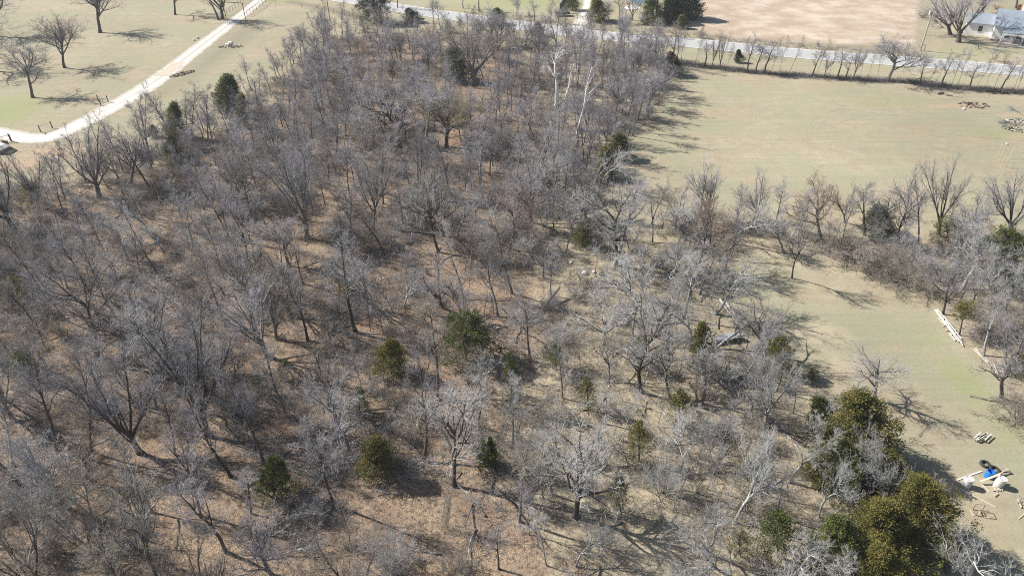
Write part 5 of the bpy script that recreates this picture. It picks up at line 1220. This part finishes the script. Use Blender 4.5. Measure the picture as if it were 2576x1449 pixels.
plank('plank', 'long white plank lying left of the blue barrel', 'plank', (2408, 1207), (2470, 1185), 0.11, 'white_pipe')
plank('plank', 'long pale plank raised across the right white barrel', 'plank', (2466, 1211, .25), (2516, 1192, .8), 0.15, 'lumber', 0, 0, 0.05)
plank('plank', 'short pale board sticking out to the right of the barrels', 'plank', (2515, 1191, .3), (2536, 1179, .3), 0.07, 'lumber', 0, 0)
stick('pole', 'long thin white pole lying below the barrels', 'pole', (2415, 1229), (2504, 1276), 0.03, 'white_pipe')
for i, (a, b_) in enumerate((((2471, 1218), (2488, 1237)), ((2470, 1223), (2477, 1234)), ((2495, 1222), (2509, 1237)), ((2497, 1235), (2520, 1232)), ((2514, 1223), (2522, 1235)), ((2500, 1222), (2516, 1236)), ((2500, 1249), (2509, 1242)), ((2510, 1222), (2512, 1234)))):
    plank('wood_offcut', None, 'offcut', a, b_, 0.06, 'lumber', 0.03 + 0.012 * i)['label'] = ['pale offcut slanting right below the blue barrel', 'short pale offcut below the blue barrel', 'pale stick in front of the right white barrel', 'pale stick lying across others below the right white barrel', 'rightmost pale stick below the right white barrel', 'longest crossed pale stick below the right white barrel', 'lone short offcut lowest below the right white barrel', 'upright-pointing stick under the right white barrel'][i]
plank('plank', 'dark beam lying behind the right white barrel', 'plank', (2490, 1196), (2540, 1190), 0.08, 'post', 0.2)
# slatted rack on the grass
o = thing('slat_rack', 'white slatted rack lying on the grass above the tyres', 'rack', G(2463, 1108))
for i in range(4):
    a, b_ = rel(o, G(2447 + i * 9, 1108 + (i % 2) * 5)), rel(o, G(2463 + i * 9, 1094 + (i % 2) * 4)); MB().beam(a + Vector((0, 0, .3)), b_ + Vector((0, 0, .3)), 0.09, 0.05).build('slat', M['white_pipe'], o)
MB().beam(rel(o, G(2452, 1112)) + Vector((0, 0, .3)), rel(o, G(2478, 1097)) + Vector((0, 0, .3)), .1, .05).build('slat', M['white_pipe'], o)
for dx in (0, 9): MB().beam(rel(o, G(2452, 1101 + dx)) + Vector((0, 0, .22)), rel(o, G(2480, 1103 + dx)) + Vector((0, 0, .22)), 0.07, 0.1).build('beam', M['old_wood'], o)
for p in ((2452, 1101), (2480, 1103), (2452, 1110), (2480, 1112)): MB().tube([rel(o, G(*p)), rel(o, G(*p)) + Vector((0, 0, .2))], 0.04, 6).build('leg', M['old_wood'], o)
# open box frames
def frame(label, p, rz, sx, sy, sz, mat='old_wood'):
    o = thing('box_frame', label, 'frame', G(*p), rz); C8 = [(x * sx / 2, y * sy / 2, z) for z in (0.03, sz) for x, y in ((-1, -1), (1, -1), (1, 1), (-1, 1))]
    for a, b_ in ((0, 1), (1, 2), (2, 3), (3, 0), (4, 5), (5, 6), (6, 7), (7, 4)): MB().beam(C8[a], C8[b_], .03, .03).build('rail', M[mat], o)
    for a in range(4): MB().beam(C8[a], C8[a + 4], .035, .035).build('post', M[mat], o)
frame('open wooden box frame standing below the barrels', (2462, 1290), -0.15, 0.62, 0.5, 0.62)
frame('open dark frame cut by the right edge below the barrels', (2578, 1270), 0.3, 0.8, 0.5, 0.5)
plank('plank', 'short pale board left of the frame at the right edge', 'plank', (2559, 1257), (2568, 1278), 0.1, 'lumber', 0.1)
plank('plank', 'pale stick lower at the right edge', 'plank', (2562, 1305), (2580, 1290), 0.06, 'lumber')
plank('plank', 'thin pale stick left of the open wooden box frame', 'plank', (2440, 1282), (2449, 1298), 0.06, 'lumber')
plank('plank', 'small white board right of the open wooden box frame', 'plank', (2479, 1301), (2489, 1303), 0.12, 'white_pipe')
plank('plank', 'pale board leaning inside the open wooden box frame', 'plank', (2456, 1283), (2462, 1296), 0.06, 'lumber', 0.25)
# stacked long white pipes on sleepers
o = thing('pipe_stack', 'long stack of white pipes on short sleepers at the right rim of the clearing', 'pipe stack', G(2385, 828))
for i, (a, b_, z) in enumerate((((2350, 783), (2394, 840), .16), ((2353, 782), (2397, 839), .16), ((2356, 783), (2386, 818), .26), ((2352, 788), (2380, 822), .26), ((2374, 812), (2418, 866), .18), ((2377, 810), (2421, 873), .18), ((2380, 811), (2416, 858), .27), ((2371, 810), (2410, 862), .16),
        ((2350, 787), (2372, 812), .30), ((2388, 840), (2402, 858), .08), ((2362, 804), (2376, 818), .1))):
    MB().tube([rel(o, G(*a)) + Vector((0, 0, z)), rel(o, G(*b_)) + Vector((0, 0, z))], 0.045, 8).build('pipe', M['white_pipe'], o)
for a, b_ in (((2371, 821), (2377, 820)), ((2379, 832), (2405, 831)), ((2388, 843), (2410, 839)), ((2362, 803), (2378, 802)), ((2399, 857), (2406, 856))):
    MB().beam(rel(o, G(*a)) + Vector((0, 0, .06)), rel(o, G(*b_)) + Vector((0, 0, .06)), .12, .1).build('sleeper', M['lumber'], o)
o = thing('pole_heap', 'heap of peeled poles under a leaning branch at the right rim of the clearing', 'wood pile', G(2480, 910))
for i, (a, b_) in enumerate((((2447, 880), (2476, 905)), ((2453, 878), (2479, 912)), ((2475, 908), (2512, 928)), ((2477, 911), (2492, 927)), ((2478, 908), (2516, 940)), ((2488, 915), (2514, 922)), ((2490, 922), (2505, 945)), ((2498, 925), (2514, 958)), ((2484, 916), (2500, 924)))):
    MB().tube([rel(o, G(*a)) + Vector((0, 0, .08 + .03 * i)), rel(o, G(*b_)) + Vector((0, 0, .08 + .02 * i))], [0.06, 0.045], 7).build('pole', M['lumber' if i % 2 else 'pole'], o)
# two white poles, metal sheets
stick('white_pole', 'left one of two parallel white poles on the clearing edge', 'pole', (1810, 753), (1839, 796), 0.075, 'white_pipe')
stick('white_pole', 'right one of two parallel white poles on the clearing edge', 'pole', (1820, 753), (1853, 799), 0.075, 'white_pipe')
o = thing('sheet_stack', 'pale corrugated metal sheets raised off the ground beside a bronze cedar', 'metal sheets', G(1834, 858))
cz = 0.45; cs_ = [rel(o, G(*p, cz)) for p in ((1800, 858), (1871, 846), (1852, 834), (1798, 844))]
for lay in range(3):
    n = 24; vs = []; off = Vector((0.05 * lay, -0.06 * lay, 0.05 * lay)); t0, t1 = (0, 1) if lay == 0 else (0.0, 0.55) if lay == 1 else (0.5, 1.0)
    for i in range(n + 1):
        for j in range(2):
            u, v_ = i / n, t0 + (t1 - t0) * j
            p = cs_[0].lerp(cs_[3], u).lerp(cs_[1].lerp(cs_[2], u), v_) + off; vs.append((p.x, p.y, p.z + 0.03 * (i % 2)))
    MB().add(vs, [(2 * i, 2 * i + 1, 2 * i + 3, 2 * i + 2) for i in range(n)]).build('sheet', M['sheet_metal'], o)
for u in (0.1, 0.5, 0.9):
    a, b_ = cs_[0].lerp(cs_[1], u), cs_[3].lerp(cs_[2], u); MB().beam((a.x, a.y, 0.2), (b_.x, b_.y, 0.2), 0.2, 0.4).build('block', M['post'], o)
# stakes in the pasture
STK = [((2508.6, 394), (2522, 361.6)), ((2513.6, 405.6), (2527, 373)), ((2518, 420), (2530, 388)), ((2527, 420), (2537, 392)), ((2539.4, 398), (2553.5, 365)), ((2538, 424), (2544, 408)), ((2573, 400), (2579, 384))]
sl = ['leftmost upper pale stake in the right pasture', 'second pale stake from the left, a little lower', 'thin pale stake standing lowest left of the group', 'pale stake lower middle of the group', 'tallest pale stake on the right of the group', 'shortest lower pale stake of the group', 'pale stake at the right edge of the photo']
for (a, b_), lab in zip(STK, sl):
    B_ = G(*a); T_ = TOP(B_, *b_); o = link('stake', MB().tube([(0, 0, -.1), T_ - B_], [0.024, 0.02], 6).mesh('stake', M['yellow_stake'])); o.location = B_; tag(o, lab, 'stake', 'stakes in the right pasture')
# fallen trees
def fallen(label, base, rz, h, var, col='lp', z=0.15):
    o = tree('gnarl', None, None, None, col, label, 'fallen tree', 'fallen dead trees', var, h=h, rz=0, loc=tuple(G(*base)), tilt=Vector((0, 0, 1)), name='fallen_tree')
    d = Vector((math.cos(rz), math.sin(rz), 0.13)).normalized(); o.rotation_quaternion = d.to_track_quat('Z', 'Y'); s = o.scale[2]; o.scale = (s * 0.55, s * 0.55, s); o.location.z = z; return o
fallen('tangled grey limbs on the stump heap at the right edge of the pasture', (2560, 325), 2.9, 4, 1, 'lg', 0.8)
fallen('second crooked limb jutting from the stump heap', (2574, 310), 2.3, 4, 3, 'lg', 1.0)
fallen('big fallen dead tree with pale branches at the bottom left of centre', (640, 1345), 0.12, 6, 0, 'lg')
fallen('fallen pale branches just below the bottom round cedar shadow', (700, 1400), 0.3, 5, 2, 'lp')
fallen('fallen branchy limb at the right edge below the wood heap', (2440, 998), -0.35, 3.4, 1, 'lp')
fallen('twisted fallen pale branch between the middle and lower wood', (1405, 925), -1.2, 3.5, 3, 'wp')
fallen('small fallen tree under the lower field edge', (2290, 722), 2.6, 4, 1, 'lg')
fallen('fallen grey limb lying left of the pale many-stemmed bush', (880, 1010), 0.8, 4.5, 2, 'lg')
fallen('fallen grey tree between the white rocks and the field corner', (1440, 745), 0.9, 5, 0, 'lg')
fallen('dead fallen branches at the foot of the tall lone dark trunk', (930, 870), 2.9, 3.6, 3, 'dg')
fallen('fallen crown of pale twigs left of the huge shadow', (1330, 1290), 2.4, 4.5, 1, 'lp')
fallen('fallen dead tree beneath the pale leaning corner tree', (190, 1430), 0.5, 5, 3, 'lg')

# ---------------------------------------------------------------- light spring haze
hm = bpy.data.materials.new('haze'); hm.use_nodes = True; ht = hm.node_tree; ht.nodes.clear()
hv = ht.nodes.new('ShaderNodeVolumePrincipled'); hv.inputs['Density'].default_value = 0.0003; hv.inputs['Color'].default_value = (0.92, 0.95, 1.0, 1)
hv.inputs['Anisotropy'].default_value = 0.2
ho = ht.nodes.new('ShaderNodeOutputMaterial'); ht.links.new(hv.outputs[0], ho.inputs['Volume'])
hz = MB().box((0, 2000, 21), (6200, 7200, 44)).build('haze', hm); tag(hz, kind='stuff')
